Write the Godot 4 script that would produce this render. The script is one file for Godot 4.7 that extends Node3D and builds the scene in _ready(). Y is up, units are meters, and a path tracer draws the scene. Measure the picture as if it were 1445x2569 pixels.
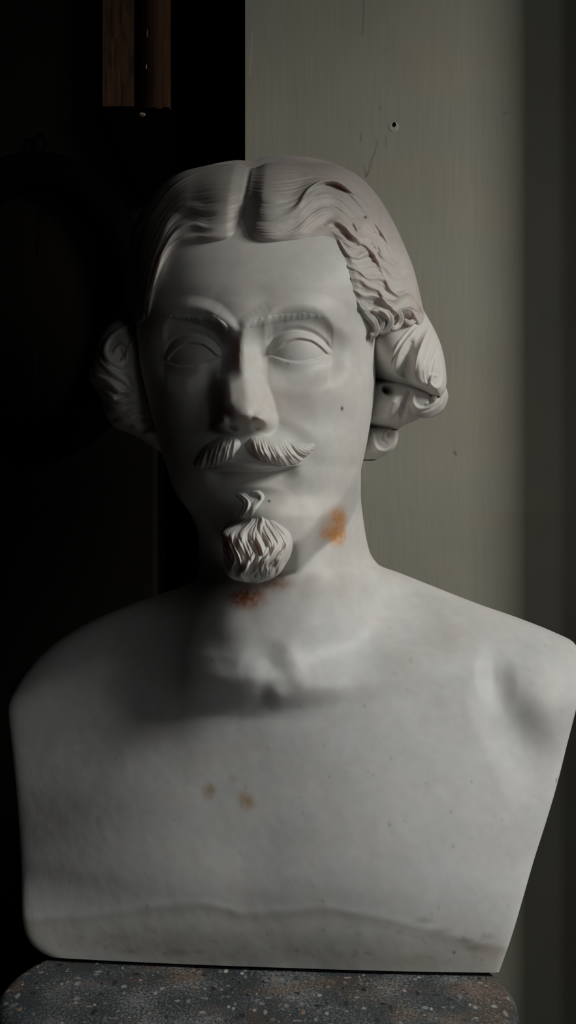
extends Node3D
# A carved marble bust of a man on a speckled stone pedestal, in a dark room, lit by one window on the right and two added dim fills.
# Metres, y up. The eye is at the height of the chin; world y = 0 is that height, the bust stands about 0.29 m below it.

const FOC := 3700.0      # focal length in photo pixels
const DIST := 0.962      # eye to the plane of the face
const PX := 0.00026      # one photo pixel in metres at that plane
const BASE_Y := -0.2937  # where the bust stands

class U:
	static func wx(px: float, z: float) -> float:
		return (px - 722.5) / FOC * (DIST - z)
	static func wy(py: float, z: float) -> float:
		return (1284.5 - py) / FOC * (DIST - z)
	static func smax(a: float, b: float, k: float) -> float:
		var h := maxf(k - absf(a - b), 0.0) / k
		return maxf(a, b) + h * h * k * 0.25
	static func pts(a: Array) -> PackedVector2Array:
		var r := PackedVector2Array()
		for i in range(0, a.size(), 2):
			r.append(Vector2(a[i], a[i + 1]))
		return r
	static func smooth(p: PackedVector2Array, each: int) -> PackedVector2Array:
		var r := PackedVector2Array()
		var n := p.size()
		if n < 3:
			for j in each + 1:
				r.append(p[0].lerp(p[n - 1], float(j) / each))
			return r
		for i in n - 1:
			for j in each:
				r.append(p[i].cubic_interpolate(p[i + 1], p[maxi(i - 1, 0)], p[mini(i + 2, n - 1)], float(j) / each))
		r.append(p[n - 1])
		return r
	static func smooth3(p: PackedVector3Array, each: int) -> PackedVector3Array:
		var r := PackedVector3Array()
		var n := p.size()
		for i in n - 1:
			for j in each:
				r.append(p[i].cubic_interpolate(p[i + 1], p[maxi(i - 1, 0)], p[mini(i + 2, n - 1)], float(j) / each))
		r.append(p[n - 1])
		return r
	static func resample(p: PackedVector2Array, n: int) -> PackedVector2Array:
		var l := PackedFloat32Array([0.0])
		for i in range(1, p.size()):
			l.append(l[i - 1] + p[i].distance_to(p[i - 1]))
		var r := PackedVector2Array()
		var k := 1
		for j in n:
			var t := l[l.size() - 1] * j / (n - 1)
			while k < p.size() - 1 and l[k] < t:
				k += 1
			r.append(p[k - 1].lerp(p[k], clampf((t - l[k - 1]) / maxf(l[k] - l[k - 1], 1e-6), 0.0, 1.0)))
		return r

class Keys:
	# a smooth curve through (t, value) pairs
	var x := PackedFloat32Array()
	var y := PackedFloat32Array()
	func _init(a: Array) -> void:
		for i in range(0, a.size(), 2):
			x.append(a[i])
			y.append(a[i + 1])
	func slope(i: int) -> float:
		if i == 0 or i == x.size() - 1:
			return 0.0 if x.size() < 2 else ((y[1] - y[0]) / (x[1] - x[0]) if i == 0 else (y[i] - y[i - 1]) / (x[i] - x[i - 1]))
		var a := (y[i] - y[i - 1]) / (x[i] - x[i - 1])
		var b := (y[i + 1] - y[i]) / (x[i + 1] - x[i])
		if a * b <= 0.0:
			return 0.0
		return 2.0 * a * b / (a + b)
	func at(t: float) -> float:
		var n := x.size()
		if t <= x[0]:
			return y[0]
		if t >= x[n - 1]:
			return y[n - 1]
		var i := clampi(x.bsearch(t, false) - 1, 0, n - 2)
		var h := x[i + 1] - x[i]
		var s := (t - x[i]) / h
		var s2 := s * s
		var s3 := s2 * s
		return (2 * s3 - 3 * s2 + 1) * y[i] + (s3 - 2 * s2 + s) * h * slope(i) + (3 * s2 - 2 * s3) * y[i + 1] + (s3 - s2) * h * slope(i + 1)

class Canvas:
	# a field of forward heights over (x, y) that is carved with strokes
	var x0: float
	var y0: float
	var cell: float
	var nx: int
	var ny: int
	var f := PackedFloat32Array()
	var best := PackedFloat32Array()
	var clip := 1e9          # strokes do not raise or cut past this world x, when set
	func _init(ax: float, ay: float, bx: float, by: float, c: float, v := 0.0) -> void:
		x0 = ax; y0 = ay; cell = c
		nx = int(ceil((bx - ax) / c)) + 1
		ny = int(ceil((by - ay) / c)) + 1
		f.resize(nx * ny)
		f.fill(v)
		best.resize(nx * ny)
		best.fill(-1.0)
	func at(x: float, y: float) -> float:
		var u := clampf((x - x0) / cell, 0.0, nx - 1.001)
		var v := clampf((y - y0) / cell, 0.0, ny - 1.001)
		var i := int(u)
		var j := int(v)
		u -= i
		v -= j
		var k := j * nx + i
		return (f[k] * (1.0 - u) + f[k + 1] * u) * (1.0 - v) + (f[k + nx] * (1.0 - u) + f[k + nx + 1] * u) * v
	func blob(c: Vector2, r: Vector2, h: float, turn := 0.0) -> void:
		var m := maxf(r.x, r.y)
		var cs := cos(turn)
		var sn := sin(turn)
		for j in range(maxi(int((c.y - m - y0) / cell), 0), mini(int((c.y + m - y0) / cell) + 2, ny)):
			for i in range(maxi(int((c.x - m - x0) / cell), 0), mini(int((c.x + m - x0) / cell) + 2, nx)):
				var dx := x0 + i * cell - c.x
				var dy := y0 + j * cell - c.y
				var a := (dx * cs + dy * sn) / r.x
				var b := (dy * cs - dx * sn) / r.y
				var d := a * a + b * b
				if d < 1.0:
					f[j * nx + i] += h * (1.0 - d) * (1.0 - d)
	# p: world points; r and h: radius and height along it (metres); prof 0 soft, 1 parabola, 2 round; mode 0 adds, 1 takes the higher
	func stroke(p: PackedVector2Array, r: PackedFloat32Array, h: PackedFloat32Array, prof := 0, mode := 0) -> void:
		var touched := PackedInt32Array()
		for s in p.size() - 1:
			var a := p[s]
			var b := p[s + 1]
			var ab := b - a
			var l2 := maxf(ab.length_squared(), 1e-12)
			var ra := r[s]
			var rb := r[s + 1]
			var m := maxf(ra, rb)
			var sign_ := 1.0 if h[s] >= 0.0 else -1.0
			for j in range(maxi(int((minf(a.y, b.y) - m - y0) / cell), 0), mini(int((maxf(a.y, b.y) + m - y0) / cell) + 2, ny)):
				var dy := y0 + j * cell - a.y
				for i in range(maxi(int((minf(a.x, b.x) - m - x0) / cell), 0), mini(int((maxf(a.x, b.x) + m - x0) / cell) + 2, nx)):
					var dx := x0 + i * cell - a.x
					var t := clampf((dx * ab.x + dy * ab.y) / l2, 0.0, 1.0)
					var ex := dx - ab.x * t
					var ey := dy - ab.y * t
					var rr := ra + (rb - ra) * t
					var d := (ex * ex + ey * ey) / (rr * rr + 1e-12)
					if d < 1.0:
						var v := absf(h[s] + (h[s + 1] - h[s]) * t)
						if prof == 0:
							v *= (1.0 - d) * (1.0 - d)
						elif prof == 1:
							v *= 1.0 - d
						else:
							v *= sqrt(1.0 - d)
						var k := j * nx + i
						if best[k] < 0.0:
							touched.append(k)
							best[k] = v
							if sign_ < 0.0:
								best[k] = v
						elif v > best[k]:
							best[k] = v
			if s == p.size() - 2:
				if mode == 0:
					for k in touched:
						f[k] += sign_ * best[k]
						best[k] = -1.0
				else:
					for k in touched:
						f[k] = maxf(f[k], best[k] - 0.0006)
						best[k] = -1.0

class Relief:
	# a form with a carved front and a plain back: rows of constant y between two outlines
	var cv: Canvas
	var ry0: float
	var rdy: float
	var nr: int
	var xl := PackedFloat32Array()
	var xr := PackedFloat32Array()
	var zl := PackedFloat32Array()
	var zr := PackedFloat32Array()
	var pw := PackedFloat32Array()
	var qw := PackedFloat32Array()
	var bb := PackedFloat32Array()
	var partial := false
	func color(_p: Vector3) -> Color:
		return Color(0.68, 0.665, 0.63)
	func hidden(_p: Vector3) -> bool:
		return false
	func warp(p: Vector3) -> Vector3:
		return p
	func outline(ya: float, yb: float, dy: float, kl: Keys, kr: Keys, kz: Keys, kp: Keys, kq: Keys, kb: Keys, kt: Keys = null, kx: Keys = null) -> void:
		ry0 = ya; rdy = dy
		nr = int(ceil((yb - ya) / dy)) + 1
		for i in nr:
			var y := ya + i * dy
			var py := 1284.5 - y * FOC / (DIST + 0.05)
			var z := kz.at(py)
			py = 1284.5 - y * FOC / (DIST - z)
			z = kz.at(py)
			var t := kt.at(py) if kt else 0.0
			var more := kx.at(py) if kx else 0.0
			var ends := [0.0, 0.0]
			for e in 2:
				var zz := z
				var x := 0.0
				for n in 3:
					x = U.wx((kl if e == 0 else kr).at(1284.5 - y * FOC / (DIST - zz)), zz)
					zz = z + t * x + (more if e == 1 else 0.0)
				ends[e] = x
			xl.append(ends[0])
			xr.append(ends[1])
			zl.append(z + t * ends[0])
			zr.append(z + t * ends[1] + more)
			pw.append(kp.at(py))
			qw.append(kq.at(py))
			bb.append(kb.at(py))
	func height(x: float, y: float) -> float:
		return cv.at(x, y)
	func row(y: float) -> int:
		return clampi(int((y - ry0) / rdy + 0.5), 0, nr - 1)
	func env(x: float, i: int) -> float:
		var c := (xl[i] + xr[i]) * 0.5
		var a := maxf((xr[i] - xl[i]) * 0.5, 1e-5)
		var t := absf(x - c) / a
		if t >= 1.0:
			return 0.0
		return pow(1.0 - pow(t, pw[i]), 1.0 / pw[i])
	func side(x: float, i: int) -> float:
		return zl[i] + (zr[i] - zl[i]) * clampf((x - xl[i]) / maxf(xr[i] - xl[i], 1e-5), 0.0, 1.0)
	func surf(x: float, y: float) -> float:
		var i := row(y)
		var s := side(x, i)
		return s + maxf(height(x, y) - s, 0.002) * env(x, i)
	func to_xy(p: Vector2) -> Vector2:
		var z := 0.0
		var x := 0.0
		var y := 0.0
		for n in 4:
			x = U.wx(p.x, z)
			y = U.wy(p.y, z)
			z = surf(x, y)
		return Vector2(x, y)
	func to_xys(p: PackedVector2Array) -> PackedVector2Array:
		var r := PackedVector2Array()
		for q in p:
			r.append(to_xy(q))
		return r
	# strokes in photo pixels and millimetres
	func carve(p: PackedVector2Array, r: Array, h: Array, prof := 0, mode := 0, each := 4, on: Canvas = null) -> void:
		var w := U.smooth(to_xys(p), each)
		var n := w.size()
		var kr := PackedFloat32Array()
		var kh := PackedFloat32Array()
		for i in n:
			var t := float(i) / (n - 1)
			kr.append(pick(r, t) * PX)
			kh.append(pick(h, t) * 0.001)
		(on if on else cv).stroke(w, kr, kh, prof, mode)
	func dab(px: float, py: float, rx: float, ry: float, h: float, turn := 0.0, on: Canvas = null) -> void:
		(on if on else cv).blob(to_xy(Vector2(px, py)), Vector2(rx, ry) * PX, h * 0.001, turn)
	static func pick(a: Array, t: float) -> float:
		var u := t * (a.size() - 1)
		var i := mini(int(u), a.size() - 2) if a.size() > 1 else 0
		return a[0] if a.size() == 1 else lerpf(a[i], a[i + 1], u - i)
	# strands laid between guide lines; each guide has its own points
	func strands(guides: Array, n: int, r: Array, h: Array, jitter: float, rng: RandomNumberGenerator, prof := 1, mode := 0, on: Canvas = null, m := 26, from := 0.0, to := 1.0) -> void:
		var g := []
		for a in guides:
			g.append(U.resample(U.smooth(to_xys(a), 8), m))
		for k in n:
			var u: float = clampf((k + 0.5 + rng.randf_range(-jitter, jitter)) / n, 0.0, 1.0) * (g.size() - 1)
			var i := mini(int(u), g.size() - 2)
			u -= i
			var w := PackedVector2Array()
			var kr := PackedFloat32Array()
			var kh := PackedFloat32Array()
			var a := int(m * clampf(from + rng.randf_range(-0.04, 0.04), 0.0, 1.0))
			var b := int(m * clampf(to + rng.randf_range(-0.06, 0.03), 0.0, 1.0))
			var big := rng.randf_range(0.75, 1.25)
			for j in range(a, b):
				w.append(g[i][j].lerp(g[i + 1][j], u))
				var t := float(j - a) / maxf(b - a - 1, 1)
				kr.append(pick(r, t) * PX * big)
				kh.append(pick(h, t) * 0.001 * big)
			if w.size() > 2:
				(on if on else cv).stroke(w, kr, kh, prof, mode)

class Body extends Relief:
	var head: Canvas
	var rust: Canvas
	var foot: Keys
	var dirt_shade: Canvas
	var n1 := FastNoiseLite.new()
	var n2 := FastNoiseLite.new()
	func color(p: Vector3) -> Color:
		# polished warm head, greyer rough chest painted lighter in place of more light
		var c := Color(0.705, 0.712, 0.705).lerp(Color(0.645, 0.632, 0.6), smoothstep(-0.11, -0.02, p.y))
		var k := 1.0 + 0.10 * n1.get_noise_3dv(p) + 0.07 * n2.get_noise_3dv(p)
		var w := n1.get_noise_3d(p.z * 1.3 + 3.0, p.x * 1.3, p.y * 1.3)
		c = Color(c.r * k * (1.0 + 0.03 * w), c.g * k * (1.0 - 0.008 * w), c.b * k * (1.0 - 0.035 * w))
		if p.z > -0.09 and rust:
			var o := clampf(rust.at(p.x, p.y) * (1.0 + 0.9 * n2.get_noise_3dv(p * 2.0)), 0.0, 1.0)
			c = c.lerp((Color(0.66, 0.29, 0.08) if p.y > -0.035 else Color(0.4, 0.13, 0.04)) if p.y > -0.1 else Color(0.44, 0.27, 0.11), o)
			if foot and p.y < -0.23:
				var q := DIST - p.z
				c = c.lerp(Color(c.r * 0.93, c.g * 0.915, c.b * 0.885), smoothstep(-4.0, 18.0, 1284.5 - p.y * FOC / q - foot.at(722.5 + p.x * FOC / q)))
			c = c.lerp(Color(0.1, 0.085, 0.07), clampf(dirt_shade.at(p.x, p.y), 0.0, 0.9))
		return c
	func height(x: float, y: float) -> float:
		var t := cv.at(x, y)
		if y < head.y0 or x < head.x0 or x > head.x0 + head.cell * (head.nx - 1):
			return t
		return U.smax(t, head.at(x, y), 0.009)

var body: Body
var hair: Relief
var marble: StandardMaterial3D
var rng := RandomNumberGenerator.new()
var t0 := 0

func lap(what: String) -> void:
	print("%s %.1f s" % [what, (Time.get_ticks_msec() - t0) / 1000.0])

# ---------------------------------------------------------------- names and meshes
var taken := {}
func numbered(called: String) -> String:
	taken[called] = taken.get(called, -1) + 1
	return called if taken[called] == 0 else "%s_%03d" % [called, taken[called]]

func thing(called: String, label: String, category: String, at := Vector3.ZERO, group := "") -> Node3D:
	var o := Node3D.new()
	o.name = numbered(called)
	add_child(o)
	o.position = at
	o.set_meta("label", label)
	o.set_meta("category", category)
	if group:
		o.set_meta("group", group)
	return o

func obj(called: String, mesh: Mesh, m: Material, parent: Node = null, label := "") -> MeshInstance3D:
	var o := MeshInstance3D.new()
	o.mesh = mesh
	o.material_override = m
	if parent == null or parent == self:
		o.name = numbered(called)
		add_child(o)
	else:
		o.name = called
		parent.add_child(o, true)
		o.position = -(parent as Node3D).position if parent.get_parent() == self else Vector3.ZERO
	if label:
		o.set_meta("label", label)
	return o

func struct(called: String, mesh: Mesh, m: Material, label := "") -> MeshInstance3D:
	var o := obj(called, mesh, m, null, label)
	o.set_meta("kind", "structure")
	return o

func grid_mesh(v: PackedVector3Array, cols: int, rows: int, wrap: bool, col: PackedColorArray, skip := PackedByteArray(), uv := PackedVector2Array()) -> ArrayMesh:
	var nrm := PackedVector3Array()
	nrm.resize(v.size())
	var idx := PackedInt32Array()
	for j in rows:
		var jm := maxi(j - 1, 0) * cols
		var jp := mini(j + 1, rows - 1) * cols
		var jj := j * cols
		for i in cols:
			var im := i - 1
			var ip := i + 1
			if wrap:
				im = (i - 1 + cols) % cols
				ip = (i + 1) % cols
			else:
				im = maxi(im, 0)
				ip = mini(ip, cols - 1)
			nrm[jj + i] = (v[jj + ip] - v[jj + im]).cross(v[jp + i] - v[jm + i]).normalized()
	var last := cols if wrap else cols - 1
	for j in rows - 1:
		for i in last:
			var a := j * cols + i
			var b := j * cols + (i + 1) % cols
			var c := a + cols
			var d := b + cols
			if skip.size() and skip[a] and skip[b] and skip[c] and skip[d]:
				continue
			idx.append_array([a, c, b, b, c, d])
	var arr := []
	arr.resize(Mesh.ARRAY_MAX)
	arr[Mesh.ARRAY_VERTEX] = v
	arr[Mesh.ARRAY_NORMAL] = nrm
	arr[Mesh.ARRAY_INDEX] = idx
	if col.size():
		arr[Mesh.ARRAY_COLOR] = col
	if uv.size():
		arr[Mesh.ARRAY_TEX_UV] = uv
	var m := ArrayMesh.new()
	m.add_surface_from_arrays(Mesh.PRIMITIVE_TRIANGLES, arr)
	return m

# a closed form out of a Relief: nf points across the front, nb round the back, rows from the bottom up
func shell(r: Relief, ys: PackedFloat32Array, nf: int, nb: int, splay := 0.0) -> ArrayMesh:
	var cols := nf + nb
	var v := PackedVector3Array()
	var col := PackedColorArray()
	var skip := PackedByteArray()
	var ts := PackedFloat32Array()
	for i in nf:
		ts.append(sin((float(i) / (nf - 1) - 0.5) * PI))
	for j in ys.size():
		var y := ys[j]
		var k := r.row(y)
		var c := (r.xl[k] + r.xr[k]) * 0.5
		var a := (r.xr[k] - r.xl[k]) * 0.5
		# blend neighbouring outline rows
		var fr := clampf((y - r.ry0) / r.rdy, 0.0, r.nr - 1.001)
		var k0 := int(fr)
		fr -= k0
		var l := lerpf(r.xl[k0], r.xl[k0 + 1], fr)
		var rr := lerpf(r.xr[k0], r.xr[k0 + 1], fr)
		var z0 := lerpf(r.zl[k0], r.zl[k0 + 1], fr)
		var z1 := lerpf(r.zr[k0], r.zr[k0 + 1], fr)
		var p := lerpf(r.pw[k0], r.pw[k0 + 1], fr)
		c = (l + rr) * 0.5
		a = (rr - l) * 0.5
		for i in nf:
			var t := ts[i]
			var x := c + a * t
			var s := z0 + (z1 - z0) * (t * 0.5 + 0.5)
			var e := pow(maxf(1.0 - pow(absf(t), p), 0.0), 1.0 / p)
			v.append(r.warp(Vector3(x, y, s + maxf(r.height(x, y) - s, 0.002) * e)))
		var q := 2.0 / r.qw[k]
		for i in nb:
			var ph := PI * (i + 1.0) / (nb + 1.0)
			var cs := cos(ph)
			var deep := r.bb[k] * pow(absf(sin(ph)), q)
			var cx := signf(cs) * pow(absf(cs), q)
			v.append(r.warp(Vector3(c + a * cx + splay * smoothstep(-0.08, -0.14, y) * deep * signf(cs) * absf(cx), y, lerpf(z1, z0, float(i + 1) / (nb + 1)) - deep)))
	if r.partial:
		skip.resize(v.size())
		for i in v.size():
			skip[i] = 1 if r.hidden(v[i]) else 0
	for p in v:
		col.append(r.color(p))
	return grid_mesh(v, cols, ys.size(), true, col, skip)

func cap_rows(m: ArrayMesh, cols: int, rows: int, bottom: bool, top: bool) -> ArrayMesh:
	var arr := m.surface_get_arrays(0)
	var v: PackedVector3Array = arr[Mesh.ARRAY_VERTEX]
	var st := SurfaceTool.new()
	st.begin(Mesh.PRIMITIVE_TRIANGLES)
	for e in [[bottom, 0, 1], [top, (rows - 1) * cols, -1]]:
		if not e[0]:
			continue
		var c := Vector3.ZERO
		for i in cols:
			c += v[e[1] + i] / cols
		for i in cols:
			var a := v[e[1] + i]
			var b := v[e[1] + (i + 1) % cols]
			st.set_normal(Vector3(0, -e[2], 0))
			st.set_color(Color(0.6, 0.6, 0.6))
			st.add_vertex(c)
			st.set_normal(Vector3(0, -e[2], 0))
			st.add_vertex(a if e[2] > 0 else b)
			st.set_normal(Vector3(0, -e[2], 0))
			st.add_vertex(b if e[2] > 0 else a)
	st.append_from(m, 0, Transform3D.IDENTITY)
	return st.commit()

func box(size: Vector3, at: Vector3, bevel := 0.0) -> ArrayMesh:
	var st := SurfaceTool.new()
	st.begin(Mesh.PRIMITIVE_TRIANGLES)
	add_box(st, size, at, bevel)
	return st.commit()

func quad(st: SurfaceTool, a: Vector3, b: Vector3, c: Vector3, d: Vector3, out: Vector3) -> void:
	var n := (b - a).cross(c - a)
	if n.length_squared() < 1e-18:
		n = (c - a).cross(d - a)
	var q := [a, b, c, d] if n.dot(out) < 0.0 else [a, d, c, b]
	var nn := n.normalized() * (1.0 if n.dot(out) > 0.0 else -1.0)
	for k in [0, 1, 2, 0, 2, 3]:
		st.set_normal(nn)
		st.add_vertex(q[k])

func add_box(st: SurfaceTool, size: Vector3, at: Vector3, bevel := 0.0) -> void:
	var h := size * 0.5
	var i := h - Vector3.ONE * bevel
	for ax in 3:
		for s in [-1.0, 1.0]:
			var u := (ax + 1) % 3
			var w := (ax + 2) % 3
			var q := []
			for c in [[-1, -1], [1, -1], [1, 1], [-1, 1]]:
				var p := Vector3.ZERO
				p[ax] = s * h[ax]
				p[u] = c[0] * i[u]
				p[w] = c[1] * i[w]
				q.append(at + p)
			var n := Vector3.ZERO
			n[ax] = s
			quad(st, q[0], q[1], q[2], q[3], n)
	if bevel <= 0.0:
		return
	for ax in 3:
		var u := (ax + 1) % 3
		var w := (ax + 2) % 3
		for su in [-1.0, 1.0]:
			for sw in [-1.0, 1.0]:
				var q := []
				for e in [[0, -1], [0, 1], [1, 1], [1, -1]]:
					var p := Vector3.ZERO
					p[ax] = e[1] * i[ax]
					p[u] = su * (h[u] if e[0] == 0 else i[u])
					p[w] = sw * (i[w] if e[0] == 0 else h[w])
					q.append(at + p)
				var n := Vector3.ZERO
				n[u] = su
				n[w] = sw
				quad(st, q[0], q[1], q[2], q[3], n)
	for sx in [-1.0, 1.0]:
		for sy in [-1.0, 1.0]:
			for sz in [-1.0, 1.0]:
				var a := at + Vector3(sx * h.x, sy * i.y, sz * i.z)
				var b := at + Vector3(sx * i.x, sy * h.y, sz * i.z)
				var c := at + Vector3(sx * i.x, sy * i.y, sz * h.z)
				quad(st, a, b, c, c, Vector3(sx, sy, sz))

# ---------------------------------------------------------------- the scene
func _ready() -> void:
	t0 = Time.get_ticks_msec()
	rng.seed = 7
	var cam := Camera3D.new()
	cam.name = "camera"
	cam.fov = rad_to_deg(2.0 * atan(1284.5 / FOC))
	cam.position = Vector3(0, 0, DIST)
	cam.near = 0.02
	cam.current = true
	add_child(cam)
	var we := WorldEnvironment.new()
	we.name = "environment"
	var env := Environment.new()
	env.background_mode = Environment.BG_COLOR
	env.background_color = Color(0.55, 0.6, 0.66)
	env.tonemap_mode = Environment.TONE_MAPPER_LINEAR
	env.tonemap_exposure = 1.0
	env.sdfgi_enabled = true
	env.ssao_enabled = true
	env.ssil_enabled = true
	we.environment = env
	add_child(we)
	# daylight of the window in the right-hand wall
	var win := AreaLight3D.new()
	win.name = "window_daylight"
	win.area_size = Vector2(0.5, 0.56)
	win.area_normalize_energy = true
	win.light_energy = 2.75
	win.light_color = Color(1.0, 0.99, 0.965)
	win.shadow_enabled = true
	win.set("area_range", 8.0)
	add_child(win)
	win.look_at_from_position(WIN + Vector3(-0.02, 0, 0), WIN + Vector3(-1, 0, 0))
	# an added fill light nearer the eye, lifting the dark side
	var dim := win.duplicate()
	dim.name = "added_far_fill"
	dim.area_size = Vector2(0.62, 0.86)
	dim.light_energy = 0.34
	add_child(dim)
	dim.look_at_from_position(FILL_FAR + Vector3(-0.02, 0, 0), FILL_FAR + Vector3(-1, 0, 0))
	# and a weaker fill, also added, from an opening behind the eye
	var rear := win.duplicate()
	rear.name = "added_rear_fill"
	rear.light_energy = 0.2
	rear.area_size = Vector2(0.5, 0.7)
	add_child(rear)
	rear.look_at_from_position(FILL_FRONT + Vector3(0, 0, -0.02), FILL_FRONT + Vector3(0, 0, -1))
	room()
	wall_things()
	pedestal()
	lap("room")
	bust()
	lap("bust")

const WIN := Vector3(1.5, 0.95, 0.64)
const FILL_FAR := Vector3(1.5, 0.55, 1.95)
const FILL_FRONT := Vector3(1.2, 0.45, 2.9)

func plain(c: Color, rough := 0.8, spec := 0.3) -> StandardMaterial3D:
	var m := StandardMaterial3D.new()
	m.albedo_color = c
	m.roughness = rough
	m.metallic_specular = spec
	return m

func span(lo: Vector3, hi: Vector3, bevel := 0.0) -> ArrayMesh:
	return box(hi - lo, (lo + hi) * 0.5, bevel)

func add_box_between(st: SurfaceTool, lo: Vector3, hi: Vector3) -> void:
	add_box(st, hi - lo, (lo + hi) * 0.5)

func room() -> void:
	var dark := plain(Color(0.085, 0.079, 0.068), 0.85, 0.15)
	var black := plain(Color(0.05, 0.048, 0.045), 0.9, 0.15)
	var paint := wall_paint()
	var edge := U.wx(615, -0.3)
	var gap := U.wx(384, -0.3)
	struct("floor", span(Vector3(-2.7, -1.5, -1.1), Vector3(1.7, -1.4, 3.0)), plain(Color(0.2, 0.16, 0.13)))
	struct("ceiling", span(Vector3(-2.7, 2.3, -1.1), Vector3(1.7, 2.4, 3.0)), plain(Color(0.3, 0.29, 0.27)))
	struct("wall_back", span(Vector3(edge, -1.4, -0.42), Vector3(1.5, 2.3, -0.3)), paint, "pale grey-green painted wall panel behind the bust")
	struct("wall_left_back", span(Vector3(-2.6, -1.4, -0.42), Vector3(gap, 2.3, -0.3)), dark, "dark brown wall at the left")
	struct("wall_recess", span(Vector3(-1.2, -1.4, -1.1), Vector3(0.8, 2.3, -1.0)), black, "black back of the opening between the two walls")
	struct("wall_left", span(Vector3(-2.7, -1.4, -1.1), Vector3(-2.6, 2.3, 3.0)), dark)
	var st := SurfaceTool.new()
	st.begin(Mesh.PRIMITIVE_TRIANGLES)
	var back := -1.1
	for w in [WIN, FILL_FAR]:  # the second opening only serves the added fill
		var half := 0.25 if w == WIN else 0.31
		var tall := 0.28 if w == WIN else 0.43
		var lo: Vector3 = w - Vector3(0, tall, half)
		var hi: Vector3 = w + Vector3(0, tall, half)
		add_box_between(st, Vector3(1.5, -1.4, back), Vector3(1.6, 2.3, lo.z))
		add_box_between(st, Vector3(1.5, -1.4, lo.z), Vector3(1.6, lo.y, hi.z))
		add_box_between(st, Vector3(1.5, hi.y, lo.z), Vector3(1.6, 2.3, hi.z))
		back = hi.z
	add_box_between(st, Vector3(1.5, -1.4, back), Vector3(1.6, 2.3, 3.0))
	var wf := SurfaceTool.new()  # front wall, opened for the added rear fill
	wf.begin(Mesh.PRIMITIVE_TRIANGLES)
	add_box_between(wf, Vector3(-2.6, -1.4, 2.9), Vector3(FILL_FRONT.x - 0.25, 2.3, 3.0))
	add_box_between(wf, Vector3(FILL_FRONT.x + 0.25, -1.4, 2.9), Vector3(1.6, 2.3, 3.0))
	add_box_between(wf, Vector3(FILL_FRONT.x - 0.25, -1.4, 2.9), Vector3(FILL_FRONT.x + 0.25, FILL_FRONT.y - 0.35, 3.0))
	add_box_between(wf, Vector3(FILL_FRONT.x - 0.25, FILL_FRONT.y + 0.35, 2.9), Vector3(FILL_FRONT.x + 0.25, 2.3, 3.0))
	struct("wall_front", wf.commit(), dark)
	struct("wall_right", st.commit(), plain(Color(0.33, 0.3, 0.27)), "wall with the window")
	# added wall, out of view: shades the hair and upper back wall
	struct("wall_added_shade", span(Vector3(0.7, 0.665, -0.3), Vector3(0.8, 2.3, 2.9)), plain(Color(0.33, 0.3, 0.27)))
	# added pier, out of view, to shade the right end of the back wall
	struct("wall_added_pier", span(Vector3(ADDED_PIER, -1.4, -0.3), Vector3(1.5, 2.3, -0.3 + ADDED_PIER_DEEP)), plain(Color(0.30, 0.2, 0.18)))

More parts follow.
